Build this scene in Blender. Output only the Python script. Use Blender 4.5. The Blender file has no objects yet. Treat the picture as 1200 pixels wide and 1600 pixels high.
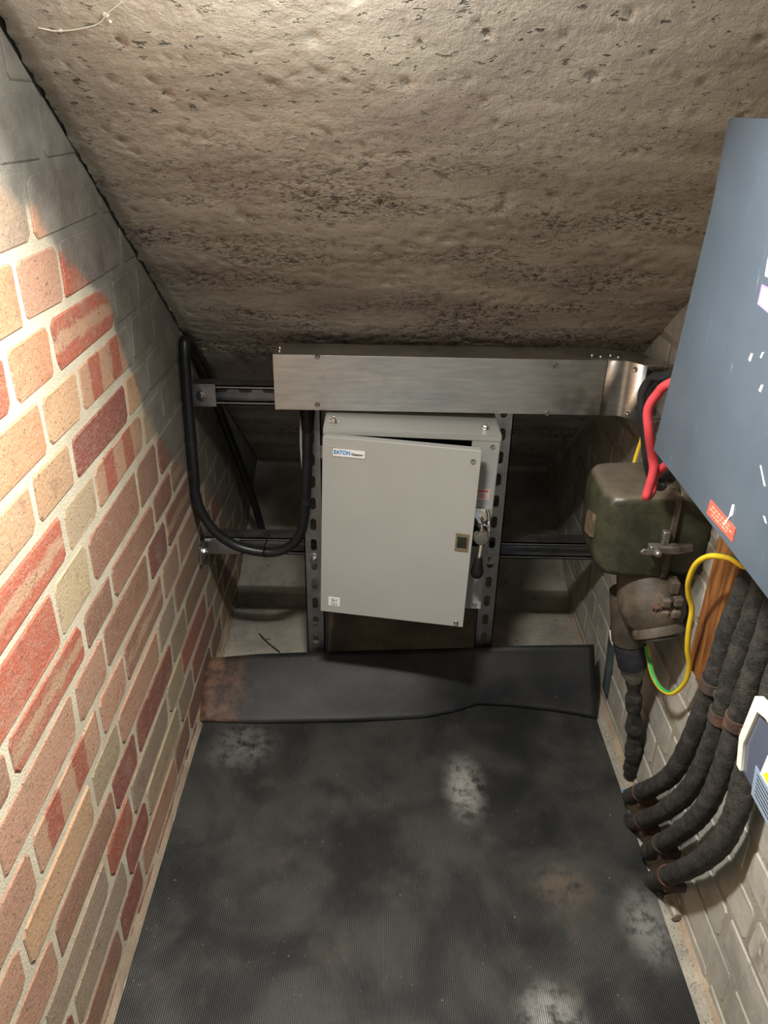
import bpy, bmesh, math, random
from mathutils import Vector, Matrix, noise
rnd = random.Random(7)
scene = bpy.context.scene
col = scene.collection

# ------------------------------------------------------------------ camera
F = 1250.0; H = 1.236
def _axes(vp=(605, 160), roll=1.0):
    d = Vector(((vp[0]-600)/F, -(vp[1]-800)/F, -1.0)); Y = d.normalized()
    r = math.radians(roll); up = Vector((math.sin(r), math.cos(r), 0))
    Z = (up - Y*up.dot(Y)).normalized(); X = Y.cross(Z)
    return Matrix((X, Y, Z))
RM = _axes(); CAM = Vector((0, 0, H))
def ray(p): return RM @ Vector(((p[0]-600)/F, -(p[1]-800)/F, -1.0))
def wx(px, py, X): r = ray((px, py)); return CAM + r*(X/r.x)
def wy(px, py, Y): r = ray((px, py)); return CAM + r*(Y/r.y)
def wz(px, py, Z): r = ray((px, py)); return CAM + r*((Z-H)/r.z)
cd = bpy.data.cameras.new('camera'); cam = bpy.data.objects.new('camera', cd); col.objects.link(cam)
cd.sensor_fit = 'VERTICAL'; cd.sensor_height = 36.0; cd.lens = F/1600*36.0
cd.clip_start = 0.02
m4 = RM.to_4x4(); m4.translation = CAM; cam.matrix_world = m4
scene.camera = cam

# ------------------------------------------------------------------ world, lamp, exposure
LAMP_POWER = 15.0; DOME_STRENGTH = 46.0
w = bpy.data.worlds.new('world'); scene.world = w; w.use_nodes = True
w.node_tree.nodes['Background'].inputs[0].default_value = (0.75, 0.85, 1.0, 1)
w.node_tree.nodes['Background'].inputs[1].default_value = 0.18
vs = scene.view_settings; vs.view_transform = 'Standard'; vs.look = 'None'
vs.exposure = 0.9; vs.gamma = 1.0; vs.use_curve_mapping = False
SOFF0, SLOPE = 1.293, 0.776
def soff(y): return SOFF0 - SLOPE*(y-0.945)
SN = Vector((0, -SLOPE, -1)).normalized()        # soffit normal, pointing into the room
LAMP = Vector((-0.05, 0.77, soff(0.77)))
ld = bpy.data.lights.new('lamp_light', 'AREA'); ld.shape = 'DISK'; ld.size = 0.11; ld.energy = LAMP_POWER
ld.color = (1.0, 0.975, 0.915)
lo = bpy.data.objects.new('lamp_light', ld); col.objects.link(lo)
lo.location = LAMP + SN*0.088
lo.rotation_euler = SN.to_track_quat('-Z', 'Y').to_euler()

XL, XR = -0.395, 0.53

# ------------------------------------------------------------------ material helpers
class NT:
    def __init__(s, name):
        s.m = bpy.data.materials.new(name); s.m.use_nodes = True
        s.t = s.m.node_tree; s.b = s.t.nodes['Principled BSDF']
    def n(s, typ, **kw):
        o = s.t.nodes.new(typ)
        for k, v in kw.items():
            if k in ('inp',):
                for a, b in v.items():
                    if isinstance(b, tuple) and len(b) == 3 and o.inputs[a].type == 'RGBA': b = (*b, 1)
                    if isinstance(b, bpy.types.NodeSocket): s.t.links.new(b, o.inputs[a])
                    else: o.inputs[a].default_value = b
            else: setattr(o, k, v)
        return o
    def link(s, a, b): s.t.links.new(a, b)
    def geo(s): return s.n('ShaderNodeNewGeometry').outputs['Position']
    def obj(s): return s.n('ShaderNodeTexCoord').outputs['Object']
    def scaled(s, v, sc):
        o = s.n('ShaderNodeMapping'); o.inputs['Scale'].default_value = sc; s.link(v, o.inputs['Vector']); return o.outputs[0]
    def noise(s, v, scale, detail=4, rough=0.6, dist=0.0):
        return s.n('ShaderNodeTexNoise', inp={'Vector': v, 'Scale': scale, 'Detail': detail, 'Roughness': rough, 'Distortion': dist}).outputs['Fac']
    def voro(s, v, scale, feature='F1'):
        return s.n('ShaderNodeTexVoronoi', feature=feature, inp={'Vector': v, 'Scale': scale}).outputs['Distance']
    def ramp(s, f, a, b, lo=0.0, hi=1.0):
        return s.n('ShaderNodeMapRange', interpolation_type='SMOOTHSTEP', inp={'Value': f, 'From Min': a, 'From Max': b, 'To Min': lo, 'To Max': hi}).outputs[0]
    def mix(s, f, a, b, mode='MIX'):
        o = s.n('ShaderNodeMix', data_type='RGBA', blend_type=mode)
        for sock, v in ((o.inputs[0], f), (o.inputs[6], a), (o.inputs[7], b)):
            if isinstance(v, bpy.types.NodeSocket): s.link(v, sock)
            elif sock.type == 'RGBA': sock.default_value = (*v[:3], 1)
            else: sock.default_value = v
        return o.outputs[2]
    def math(s, op, a, b=0.0, clamp=False):
        o = s.n('ShaderNodeMath', operation=op, use_clamp=clamp)
        for i, v in ((0, a), (1, b)):
            if isinstance(v, bpy.types.NodeSocket): s.link(v, o.inputs[i])
            else: o.inputs[i].default_value = v
        return o.outputs[0]
    def bump(s, h, strength=0.5, dist=0.002):
        o = s.n('ShaderNodeBump', inp={'Height': h, 'Strength': strength, 'Distance': dist}); s.link(o.outputs[0], s.b.inputs['Normal']); return o
    def set(s, color=None, rough=None, metal=None, spec=None):
        for k, v in (('Base Color', color), ('Roughness', rough), ('Metallic', metal), ('Specular IOR Level', spec)):
            if v is None: continue
            if isinstance(v, bpy.types.NodeSocket): s.link(v, s.b.inputs[k])
            elif k == 'Base Color': s.b.inputs[k].default_value = (*v, 1)
            else: s.b.inputs[k].default_value = v
        return s
M = {}
def simple(name, c, rough=0.5, metal=0.0, var=0.25, scale=60, bump=0.0, dust=None, dust_lo=0.55, dust_hi=0.75, spec=None):
    t = NT(name); v = t.geo()
    f = t.noise(v, scale); dark = tuple(x*(1-var) for x in c); lite = tuple(min(1, x*(1+var*0.6)) for x in c)
    cc = t.mix(t.ramp(f, 0.3, 0.7), dark, lite)
    if dust:
        d = t.ramp(t.noise(v, scale*0.35, 6, 0.7), dust_lo, dust_hi); cc = t.mix(d, cc, dust)
    t.set(cc, rough, metal, spec)
    if bump: t.bump(t.noise(v, scale*3, 5), bump, 0.002)
    M[name] = t.m; return t

# concrete soffit
t = NT('soffit_concrete'); v = t.geo()
st = t.noise(t.scaled(v, (1.2, 6, 6)), 3.0, 6, 0.6)
c = t.mix(t.ramp(st, 0.30, 0.70), (0.32, 0.285, 0.235), (0.52, 0.485, 0.405))
big = t.noise(v, 3.2, 4, 0.55)
c = t.mix(t.ramp(big, 0.50, 0.68, 0, 0.75), c, (0.275, 0.235, 0.215))
gr = t.noise(v, 5.3, 3, 0.5, 0.6)
c = t.mix(t.ramp(gr, 0.55, 0.72, 0, 0.6), c, (0.39, 0.375, 0.295))
sp = t.noise(t.scaled(v, (1, 1.3, 1.3)), 160, 3, 0.7)
c = t.mix(t.ramp(sp, 0.40, 0.75, 0.0, 0.5), c, (0.43, 0.39, 0.31))
pitm = t.ramp(t.noise(t.scaled(v, (1.0, 1.9, 1.9)), 60, 3, 0.6), 0.62, 0.70)
zone = t.ramp(t.noise(t.scaled(v, (0.8, 2.2, 2.2)), 4.2, 3, 0.6), 0.40, 0.60)
c = t.mix(t.math('MULTIPLY', pitm, t.math('ADD', t.math('MULTIPLY', zone, 0.7), 0.15)), c, (0.05, 0.045, 0.04))
t.set(c, 0.9)
h = t.math('ADD', t.noise(v, 90, 6, 0.7), t.math('MULTIPLY', pitm, -0.9))
wn = t.n('ShaderNodeTexNoise', inp={'Vector': v, 'Scale': 55, 'Detail': 4, 'Roughness': 0.7})
wv2 = t.n('ShaderNodeVectorMath', operation='MULTIPLY_ADD'); t.link(wn.outputs['Color'], wv2.inputs[0]); wv2.inputs[1].default_value = (0.035, 0.02, 0.02); t.link(v, wv2.inputs[2])
ag = t.voro(t.scaled(wv2.outputs[0], (1, 1.5, 1.5)), 120)
sy = t.n('ShaderNodeSeparateXYZ', inp={'Vector': v}).outputs[1]
zone = t.math('MULTIPLY', zone, t.ramp(sy, 0.98, 1.2, 0.12, 1.0))
c = t.mix(t.math('MULTIPLY', t.ramp(ag, 0.30, 0.16), t.math('MULTIPLY', zone, 0.55)), c, (0.52, 0.48, 0.40))
c = t.mix(t.math('MULTIPLY', t.ramp(ag, 0.56, 0.74), t.math('MULTIPLY', zone, 0.85)), c, (0.06, 0.052, 0.046))
cr = t.noise(t.scaled(v, (1, 2.6, 2.6)), 30, 5, 0.75)
c = t.mix(t.ramp(cr, 0.56, 0.72, 0, 0.40), c, (0.13, 0.11, 0.09))
t.set(c, 0.9)
h = t.math('ADD', h, t.math('MULTIPLY', t.math('MULTIPLY', ag, zone), -0.7))
t.bump(h, 0.8, 0.005); M['soffit'] = t.m

# floor concrete
t = NT('floor_concrete'); v = t.geo()
c = t.mix(t.ramp(t.noise(v, 7, 6, 0.65), 0.3, 0.7), (0.22, 0.205, 0.175), (0.43, 0.395, 0.325))
c = t.mix(t.ramp(t.noise(v, 230, 2, 0.6), 0.5, 0.7, 0, 0.6), c, (0.48, 0.43, 0.33))
c = t.mix(t.ramp(t.noise(v, 40, 4, 0.7), 0.64, 0.70, 0, 0.8), c, (0.04, 0.035, 0.03))
t.set(c, 0.92); t.bump(t.noise(v, 140, 5, 0.7), 0.6, 0.003); M['floor'] = t.m

# sandy mortar
def mortar(name, a, b, stain):
    t = NT(name); v = t.geo()
    c = t.mix(t.ramp(t.noise(v, 12, 5, 0.6), 0.3, 0.7), a, b)
    c = t.mix(t.ramp(t.noise(v, 420, 2, 0.7), 0.55, 0.72, 0, 0.7), c, tuple(x*0.45 for x in a))
    if stain: c = grey_stain(t, c, v, (0.155, 0.15, 0.13), (0.25, 0.24, 0.205))
    t.set(c, 0.95); t.bump(t.noise(v, 330, 4, 0.75), 0.9, 0.003); return t.m
def grey_stain(t, c, v, a, b):
    # cement slurry that ran down the bricks from the cast soffit
    s = t.n('ShaderNodeSeparateXYZ', inp={'Vector': v})
    y, z = s.outputs[1], s.outputs[2]
    d = t.math('SUBTRACT', t.math('SUBTRACT', SOFF0+SLOPE*0.945, t.math('MULTIPLY', y, SLOPE)), z)
    thr = t.math('ADD', t.ramp(y, 1.12, 1.34, 0.175, 0.32), t.math('MULTIPLY', t.math('SUBTRACT', t.noise(v, 9, 4, 0.6), 0.5), 0.14))
    k = t.math('SUBTRACT', thr, d)
    mask = t.ramp(k, -0.012, 0.022, 0, 0.94)
    g = t.mix(t.ramp(t.noise(v, 22, 5, 0.6), 0.3, 0.7), a, b)
    return t.mix(mask, c, g)
M['mortar'] = mortar('sand_mortar', (0.54, 0.48, 0.355), (0.68, 0.61, 0.465), True)
M['mortar_white'] = mortar('painted_mortar', (0.30, 0.285, 0.24), (0.47, 0.43, 0.34), False)
M['sand'] = mortar('sand_fillet', (0.36, 0.27, 0.19), (0.50, 0.41, 0.29), False)

# red brick (tint in object colour, stripe type in object alpha)
t = NT('red_brick'); v = t.geo(); oi = t.n('ShaderNodeObjectInfo'); o = t.obj()
s = t.n('ShaderNodeSeparateXYZ', inp={'Vector': o})
base = oi.outputs['Color']; al = oi.outputs['Alpha']
wob = t.math('MULTIPLY', t.math('SUBTRACT', t.noise(v, 30, 3), 0.5), 0.022)
hz = t.ramp(t.math('ABSOLUTE', t.math('ADD', s.outputs[2], wob)), 0.006, 0.013, 1, 0)
ys = t.math('ABSOLUTE', t.math('SUBTRACT', t.math('FRACT', t.math('ADD', t.math('MULTIPLY', t.math('ADD', s.outputs[1], t.math('MULTIPLY', wob, 0.7)), 11.0), 0.1)), 0.5))
vz = t.ramp(ys, 0.20, 0.27)
hm = t.ramp(al, 0.85, 0.80); hm2 = t.ramp(al, 0.65, 0.70)
isH = t.math('MULTIPLY', t.ramp(al, 0.90, 0.85), t.ramp(al, 0.65, 0.70))
isV = t.ramp(al, 0.65, 0.60)
k = t.math('ADD', t.math('MULTIPLY', isH, hz), t.math('MULTIPLY', isV, vz), True)
c = t.mix(t.math('MULTIPLY', k, 0.85), base, (0.50, 0.31, 0.19))
pv = t.noise(v, 14, 4, 0.6)
c = t.mix(t.ramp(pv, 0.5, 0.75, 0, 0.45), c, (0.40, 0.29, 0.19))
c = t.mix(t.ramp(t.noise(v, 26, 4, 0.6), 0.56, 0.74, 0, 0.5), c, (0.20, 0.075, 0.055))
c = t.mix(t.ramp(t.noise(v, 300, 3, 0.7), 0.52, 0.70, 0, 0.55), c, (0.58, 0.45, 0.31))
c = t.mix(t.ramp(t.noise(v, 210, 2, 0.6), 0.62, 0.70, 0, 0.7), c, (0.07, 0.04, 0.03))
c = t.mix(t.ramp(t.noise(t.scaled(v, (1, 1, 2.2)), 55, 5, 0.75), 0.50, 0.70, 0, 0.40), c, (0.46, 0.34, 0.25))
c = grey_stain(t, c, v, (0.155, 0.148, 0.128), (0.255, 0.245, 0.21))
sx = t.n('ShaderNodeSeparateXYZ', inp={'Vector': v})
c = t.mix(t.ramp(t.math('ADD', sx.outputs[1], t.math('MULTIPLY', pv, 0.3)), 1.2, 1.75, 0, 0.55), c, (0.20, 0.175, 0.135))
t.set(c, 0.88); t.bump(t.noise(v, 170, 6, 0.75), 0.9, 0.004); M['brick'] = t.m

# painted brick of the right wall
t = NT('painted_brick'); v = t.geo()
c = t.mix(t.ramp(t.noise(v, 9, 6, 0.65), 0.3, 0.7), (0.27, 0.265, 0.235), (0.47, 0.45, 0.385))
c = t.mix(t.ramp(t.noise(t.scaled(v, (1, 1, 0.35)), 16, 5, 0.7), 0.56, 0.70, 0, 0.7), c, (0.16, 0.15, 0.13))
c = t.mix(t.ramp(t.noise(v, 14, 4, 0.7), 0.66, 0.72, 0, 0.85), c, (0.62, 0.60, 0.53))
c = t.mix(t.ramp(t.noise(t.scaled(v, (1, .5, 2)), 8.3, 3, 0.6), 0.725, 0.75, 0, 0.9), c, (0.50, 0.20, 0.11))
t.set(c, 0.8); t.bump(t.noise(v, 120, 5, 0.7), 0.4, 0.003); M['pbrick'] = t.m

# ribbed rubber mat
DP = [(wz(725, 1235, 0), 0.055, 0.12, (0.42, 0.41, 0.38)), (wz(380, 1170, 0), 0.10, 0.10, (0.24, 0.235, 0.215)),
      (wz(860, 1590, 0), 0.07, 0.07, (0.34, 0.34, 0.32)), (wz(1010, 1450, 0), 0.06, 0.10, (0.26, 0.26, 0.245)), (wz(880, 1390, 0), 0.08, 0.07, (0.13, 0.10, 0.075))]
t = NT('ribbed_rubber'); v = t.geo()
n1 = t.noise(v, 5.5, 5, 0.6, 0.4)
c = t.mix(t.ramp(n1, 0.35, 0.68), (0.012, 0.0135, 0.015), (0.042, 0.042, 0.039))
c = t.mix(t.ramp(t.noise(v, 8.2, 4, 0.6), 0.55, 0.75, 0, 0.6), c, (0.085, 0.07, 0.055))
wv = t.noise(v, 42, 5, 0.75)
for P, rx, ry, dc in DP:
    mp = t.n('ShaderNodeMapping', vector_type='POINT'); mp.inputs['Location'].default_value = (-P.x/rx, -P.y/ry, 0); mp.inputs['Scale'].default_value = (1/rx, 1/ry, 0)
    t.link(v, mp.inputs['Vector'])
    ln = t.n('ShaderNodeVectorMath', operation='LENGTH'); t.link(mp.outputs[0], ln.inputs[0])
    q = t.math('MULTIPLY', t.ramp(ln.outputs['Value'], 0.15, 1.0, 1, 0), t.ramp(wv, 0.34, 0.58))
    c = t.mix(t.math('MULTIPLY', q, 0.9), c, dc)
c = t.mix(t.ramp(t.noise(v, 160, 2, 0.5), 0.73, 0.77, 0, 0.7), c, (0.42, 0.40, 0.35))
sx = t.n('ShaderNodeSeparateXYZ', inp={'Vector': v})
fr = t.math('FRACT', t.math('DIVIDE', t.math('ADD', sx.outputs[0], 0.384), 0.0033))
groove = t.ramp(t.math('ABSOLUTE', t.math('SUBTRACT', fr, 0.42)), 0.34, 0.44)      # dust lying in the grooves
c = t.mix(t.math('MULTIPLY', groove, t.ramp(n1, 0.25, 0.65, 0.35, 0.9)), c, (0.13, 0.122, 0.105))
c = t.mix(t.ramp(n1, 0.3, 0.6, 0.25, 0.0), c, (0.0, 0.0, 0.0))
t.set(c, 0.55, spec=0.4); t.bump(t.noise(v, 260, 3), 0.15, 0.001); M['mat'] = t.m
# smooth rubber sheet
P = wz(345, 1080, 0.05)
t = NT('smooth_rubber'); v = t.geo()
c = t.mix(t.ramp(t.noise(v, 6, 5, 0.6, 0.5), 0.35, 0.7), (0.007, 0.008, 0.0095), (0.026, 0.027, 0.028))
sx = t.n('ShaderNodeSeparateXYZ', inp={'Vector': v})
dx = t.math('ADD', sx.outputs[0], t.math('MULTIPLY', t.noise(v, 14, 4), 0.16))
c = t.mix(t.ramp(dx, -0.30, -0.18, 0.9, 0), c, t.mix(t.ramp(t.noise(v, 30, 5, .7), .35, .65), (0.055, 0.032, 0.023), (0.20, 0.105, 0.066)))
c = t.mix(t.ramp(t.noise(v, 60, 3, 0.6), 0.74, 0.79, 0, 0.7), c, (0.35, 0.33, 0.30))
t.set(c, 0.55, spec=0.4); t.bump(t.noise(v, 40, 5), 0.25, 0.003); M['sheet'] = t.m

# galvanised steel
def galv(name, c0, rough, stretch, dirt):
    t = NT(name); v = t.geo()
    b = t.noise(t.scaled(v, stretch), 60, 4, 0.6)
    c = t.mix(t.ramp(b, 0.3, 0.7), tuple(x*0.82 for x in c0), c0)
    c = t.mix(t.ramp(t.noise(v, 18, 5, 0.7), 0.56, 0.75, 0, dirt), c, tuple(x*0.45 for x in c0))
    r = t.ramp(t.noise(v, 25, 5, 0.7), 0.3, 0.7, rough-0.06, rough+0.12)
    t.set(c, r, 1.0); t.bump(b, 0.06, 0.001); M[name] = t.m
galv('trunk_steel', (0.66, 0.66, 0.63), 0.36, (0.35, 3, 3), 0.35)
galv('strut_steel', (0.50, 0.51, 0.51), 0.40, (1, 1, 1), 0.6)
simple('screw_steel', (0.62, 0.62, 0.60), 0.25, 1.0, 0.2, 200)
simple('chrome', (0.85, 0.85, 0.83), 0.10, 1.0, 0.05, 200)
simple('cabinet_grey', (0.355, 0.362, 0.335), 0.42, 0, 0.03, 12, 0.02)
simple('cabinet_dark', (0.05, 0.05, 0.05), 0.6)
simple('black_plastic', (0.010, 0.010, 0.011), 0.42, spec=0.3)
simple('black_pvc', (0.014, 0.015, 0.017), 0.38, 0, 0.3, 40)
simple('white_label', (0.78, 0.78, 0.74), 0.5, 0, 0.03)
simple('print_black', (0.03, 0.03, 0.03), 0.6)
simple('print_blue', (0.02, 0.23, 0.55), 0.5, 0, 0.02)
simple('print_red', (0.55, 0.05, 0.04), 0.5, 0, 0.1)
simple('label_red', (0.80, 0.065, 0.04), 0.45, 0, 0.05)
simple('label_pink', (0.66, 0.50, 0.46), 0.5, 0, 0.05)
simple('print_pink', (0.86, 0.22, 0.16), 0.5, 0, 0.05)
simple('purple', (0.20, 0.12, 0.50), 0.5, 0, 0.1)
simple('olive_plate', (0.20, 0.16, 0.095), 0.45, 0.2, 0.2)
simple('dark_glass', (0.02, 0.025, 0.018), 0.15)
t_ = simple('cast_olive', (0.036, 0.038, 0.022), 0.42, 0, 0.4, 30, 0.2, (0.085, 0.07, 0.045), 0.52, 0.74)
nz = t_.n('ShaderNodeSeparateXYZ', inp={'Vector': t_.n('ShaderNodeNewGeometry').outputs['Normal']}).outputs[2]     # settled dust on upward faces
dm = t_.math('MULTIPLY', t_.ramp(nz, 0.45, 0.9), t_.ramp(t_.noise(t_.geo(), 45, 5, 0.7), 0.25, 0.6, 0.55, 1.0))
old_ = t_.b.inputs['Base Color'].links[0].from_socket
t_.set(t_.mix(dm, old_, (0.12, 0.10, 0.075)))
simple('cast_brown', (0.060, 0.048, 0.034), 0.65, 0, 0.4, 30, 0.35, (0.17, 0.13, 0.09), 0.50, 0.72)
simple('old_brass', (0.22, 0.17, 0.11), 0.5, 0.5, 0.4, 80, 0.3)
simple('dirty_steel', (0.28, 0.26, 0.23), 0.45, 0.8, 0.4, 80, 0.3)
simple('rust', (0.105, 0.05, 0.033), 0.9, 0, 0.5, 50, 0.6, (0.055, 0.045, 0.038), 0.42, 0.6)
simple('tape', (0.018, 0.019, 0.026), 0.55, 0, 0.4, 80, 0.3)
simple('gland_grey', (0.19, 0.185, 0.155), 0.6, 0, 0.3, 40, 0.2)
simple('red_pvc', (0.50, 0.05, 0.06), 0.45, 0, 0.15, 30)
simple('wire_yellow', (0.80, 0.56, 0.03), 0.4, 0, 0.06)
simple('wire_green', (0.03, 0.33, 0.08), 0.4, 0, 0.06)
simple('wire_white', (0.50, 0.50, 0.45), 0.5, 0, 0.1)
simple('wire_blue', (0.04, 0.30, 0.62), 0.5, 0, 0.1)
simple('cream_plastic', (0.72, 0.70, 0.56), 0.4, 0, 0.04)
simple('label_blue', (0.20, 0.27, 0.35), 0.45, 0, 0.06)
simple('label_yellow', (0.85, 0.68, 0.02), 0.45, 0, 0.04)
simple('green_paint', (0.045, 0.065, 0.062), 0.5, 0, 0.35, 40, 0.2)
simple('stone', (0.38, 0.34, 0.27), 0.95, 0, 0.4, 60, 0.6)
simple('white_paint', (0.75, 0.73, 0.64), 0.6, 0, 0.1)
simple('lamp_base', (0.55, 0.55, 0.55), 0.5)
# tinted clear cover
t = NT('smoked_cover'); t.set((0.075, 0.088, 0.125), 0.16, spec=0.6); t.b.inputs['Coat Weight'].default_value = 0.3; M['smoked'] = t.m
# blue-grey enamel box
t = NT('blue_enamel'); v = t.geo()
c = t.mix(t.ramp(t.noise(v, 6, 4), 0.3, 0.7), (0.036, 0.048, 0.062), (0.047, 0.061, 0.077))
c = t.mix(t.math('MULTIPLY', t.ramp(t.noise(v, 240, 4, 0.7), 0.64, 0.72, 0, 0.7), t.ramp(t.noise(v, 9, 3), 0.52, 0.66)), c, (0.34, 0.35, 0.32))
c = t.mix(t.ramp(t.noise(t.scaled(v, (1, 4, .4)), 38, 4, 0.7), 0.66, 0.74, 0, 0.35), c, (0.32, 0.36, 0.38))
t.set(c, 0.42); M['blue'] = t.m
# lagged black cable serving
t = NT('jute_serving'); v = t.obj()
g = t.geo()
c = t.mix(t.ramp(t.noise(g, 55, 5, 0.7), 0.35, 0.7), (0.010, 0.010, 0.009), (0.055, 0.050, 0.042))
c = t.mix(t.ramp(t.noise(g, 420, 2, 0.7), 0.60, 0.72, 0, 0.6), c, (0.20, 0.18, 0.14))
t.set(c, 0.85); t.bump(t.math('ADD', t.noise(t.scaled(g, (1, 1, 3)), 170, 4, 0.7), t.noise(g, 40, 3)), 0.9, 0.004); M['jute'] = t.m
# varnished wood
t = NT('varnished_wood'); v = t.geo()
gn = t.noise(t.scaled(v, (14, 14, 1.2)), 6, 5, 0.6, 0.6)
c = t.mix(t.ramp(gn, 0.3, 0.7), (0.12, 0.045, 0.014), (0.34, 0.145, 0.045))
t.set(c, 0.38); M['wood'] = t.m
# lamp diffuser
t = NT('lamp_opal'); t.set((0.9, 0.9, 0.9), 0.4); t.b.inputs['Emission Color'].default_value = (1, 0.985, 0.94, 1); t.b.inputs['Emission Strength'].default_value = DOME_STRENGTH; M['opal'] = t.m

# ------------------------------------------------------------------ mesh helpers
ORG = {}
def link(o, parent=None, origin=None):
    col.objects.link(o)
    if parent is not None: o.parent = parent
    return o
def root(name, loc, label, cat, group=None, rot=(0, 0, 0)):
    o = bpy.data.objects.new(name, None); o.empty_display_size = 0.02; col.objects.link(o)
    o.location = loc; o.rotation_euler = rot
    o['label'] = label; o['category'] = cat
    if group: o['group'] = group
    ORG[o] = Vector(loc); return o
class MB:
    def __init__(s): s.v = []; s.f = []; s.mi = []
    def add(s, vs, fs, mi=0):
        b = len(s.v); s.v += [Vector(p) for p in vs]
        for f in fs: s.f.append([b+i for i in f]); s.mi.append(mi)
        return s
    def box(s, x0, x1, y0, y1, z0, z1, mi=0):
        return s.add([(x, y, z) for x in (x0, x1) for y in (y0, y1) for z in (z0, z1)],
                     [(0, 1, 3, 2), (4, 6, 7, 5), (0, 4, 5, 1), (2, 3, 7, 6), (0, 2, 6, 4), (1, 5, 7, 3)], mi)
    def prism(s, poly, axis, a, b, mi=0):
        n = len(poly)
        def P(q, h):
            if axis == 'x': return (h, q[0], q[1])
            if axis == 'y': return (q[0], h, q[1])
            return (q[0], q[1], h)
        vs = [P(q, a) for q in poly]+[P(q, b) for q in poly]
        return s.add(vs, [list(range(n))[::-1], list(range(n, 2*n))]+[(i, (i+1) % n, n+(i+1) % n, n+i) for i in range(n)], mi)
    def lathe(s, prof, p0, axis, n=20, mi=0, closed=True):
        ax = Vector(axis).normalized(); p0 = Vector(p0)
        u = ax.orthogonal().normalized(); w_ = ax.cross(u)
        vs = []
        for (h, r) in prof:
            for k in range(n):
                a = 2*math.pi*k/n; vs.append(p0+ax*h+(u*math.cos(a)+w_*math.sin(a))*r)
        fs = [(i*n+k, i*n+(k+1) % n, (i+1)*n+(k+1) % n, (i+1)*n+k) for i in range(len(prof)-1) for k in range(n)]
        if closed: fs += [list(range(n))[::-1], list(range((len(prof)-1)*n, len(prof)*n))]
        return s.add(vs, fs, mi)
    def cyl(s, a, b, r, n=16, r2=None, mi=0):
        a, b = Vector(a), Vector(b); return s.lathe([(0, r), ((b-a).length, r if r2 is None else r2)], a, b-a, n, mi)
    def tube(s, path, r, n=10, rfun=None, mi=0, mfun=None):
        P = [Vector(p) for p in path]; N = len(P)
        T = [(P[min(i+1, N-1)]-P[max(i-1, 0)]).normalized() for i in range(N)]
        u = T[0].orthogonal().normalized(); vs = []
        for i in range(N):
            u = (u-T[i]*u.dot(T[i])).normalized(); w_ = T[i].cross(u); rr = r if rfun is None else rfun(i/(N-1))
            for k in range(n):
                a = 2*math.pi*k/n; vs.append(P[i]+(u*math.cos(a)+w_*math.sin(a))*rr)
        b = len(s.v); s.v += vs
        for i in range(N-1):
            for k in range(n):
                s.f.append([b+i*n+k, b+i*n+(k+1) % n, b+(i+1)*n+(k+1) % n, b+(i+1)*n+k]); s.mi.append(mi if mfun is None else mfun(k, i))
        s.f.append([b+k for k in range(n)][::-1]); s.mi.append(mi)
        s.f.append([b+(N-1)*n+k for k in range(n)]); s.mi.append(mi)
        return s
    def mesh(s, name, mats, org=Vector((0, 0, 0)), smooth=None):
        me = bpy.data.meshes.new(name)
        me.from_pydata([tuple(p-org) for p in s.v], [], s.f)
        for m_ in (mats if isinstance(mats, (list, tuple)) else [mats]): me.materials.append(M[m_])
        me.polygons.foreach_set('material_index', s.mi)
        bm = bmesh.new(); bm.from_mesh(me); bmesh.ops.recalc_face_normals(bm, faces=bm.faces); bm.to_mesh(me); bm.free()
        if smooth is not None:
            me.polygons.foreach_set('use_smooth', [True]*len(me.polygons)); me.set_sharp_from_angle(angle=math.radians(smooth))
        me.update(); return me
    def build(s, name, mats, parent=None, org=None, smooth=None, bevel=0, seg=2, label=None):
        if org is None: org = ORG.get(parent, Vector((0, 0, 0))) if parent is not None else Vector((0, 0, 0))
        org = Vector(org)
        o = bpy.data.objects.new(name, s.mesh(name, mats, org, smooth)); col.objects.link(o)
        if parent is not None: o.parent = parent; ORG[o] = org
        else: o.location = org; ORG[o] = org
        if bevel:
            b = o.modifiers.new('bevel', 'BEVEL'); b.width = bevel; b.segments = seg; b.limit_method = 'ANGLE'; b.angle_limit = math.radians(35)
            o.data.polygons.foreach_set('use_smooth', [True]*len(o.data.polygons)); b.harden_normals = True
        if label: o['label'] = label
        return o
def tag(o, label, cat, group=None):
    o['label'] = label; o['category'] = cat
    if group: o['group'] = group
    return o
def struct(o, label=None, cat=None):
    o['kind'] = 'structure'
    if label: o['label'] = label
    if cat: o['category'] = cat
    return o
def spline(pts, n=8):
    P = [Vector(p) for p in pts]; P = [P[0]*2-P[1]]+P+[P[-1]*2-P[-2]]; out = []
    for i in range(1, len(P)-2):
        a, b, c_, d = P[i-1], P[i], P[i+1], P[i+2]
        for k in range(n):
            t_ = k/n
            out.append(0.5*((2*b)+(c_-a)*t_+(2*a-5*b+4*c_-d)*t_*t_+(3*b-a-3*c_+d)*t_**3))
    out.append(P[-2]); return out
def text(s_, size, mat, parent, mtx, name='lettering', extrude=0.0002, squeeze=1.0, bold=0.0):
    cu = bpy.data.curves.new(name, 'FONT'); cu.body = s_; cu.size = size; cu.extrude = extrude; cu.align_x = 'CENTER'; cu.align_y = 'CENTER'; cu.offset = bold
    tmp = bpy.data.objects.new('tmp', cu); col.objects.link(tmp)
    dg = bpy.context.evaluated_depsgraph_get(); me = bpy.data.meshes.new_from_object(tmp.evaluated_get(dg))
    bpy.data.objects.remove(tmp); me.transform(Matrix.Diagonal((squeeze, 1, 1, 1))); me.transform(mtx); me.materials.clear(); me.materials.append(M[mat])
    o = bpy.data.objects.new(name, me); col.objects.link(o); o.parent = parent; ORG[o] = ORG.get(parent, Vector()); return o
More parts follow.
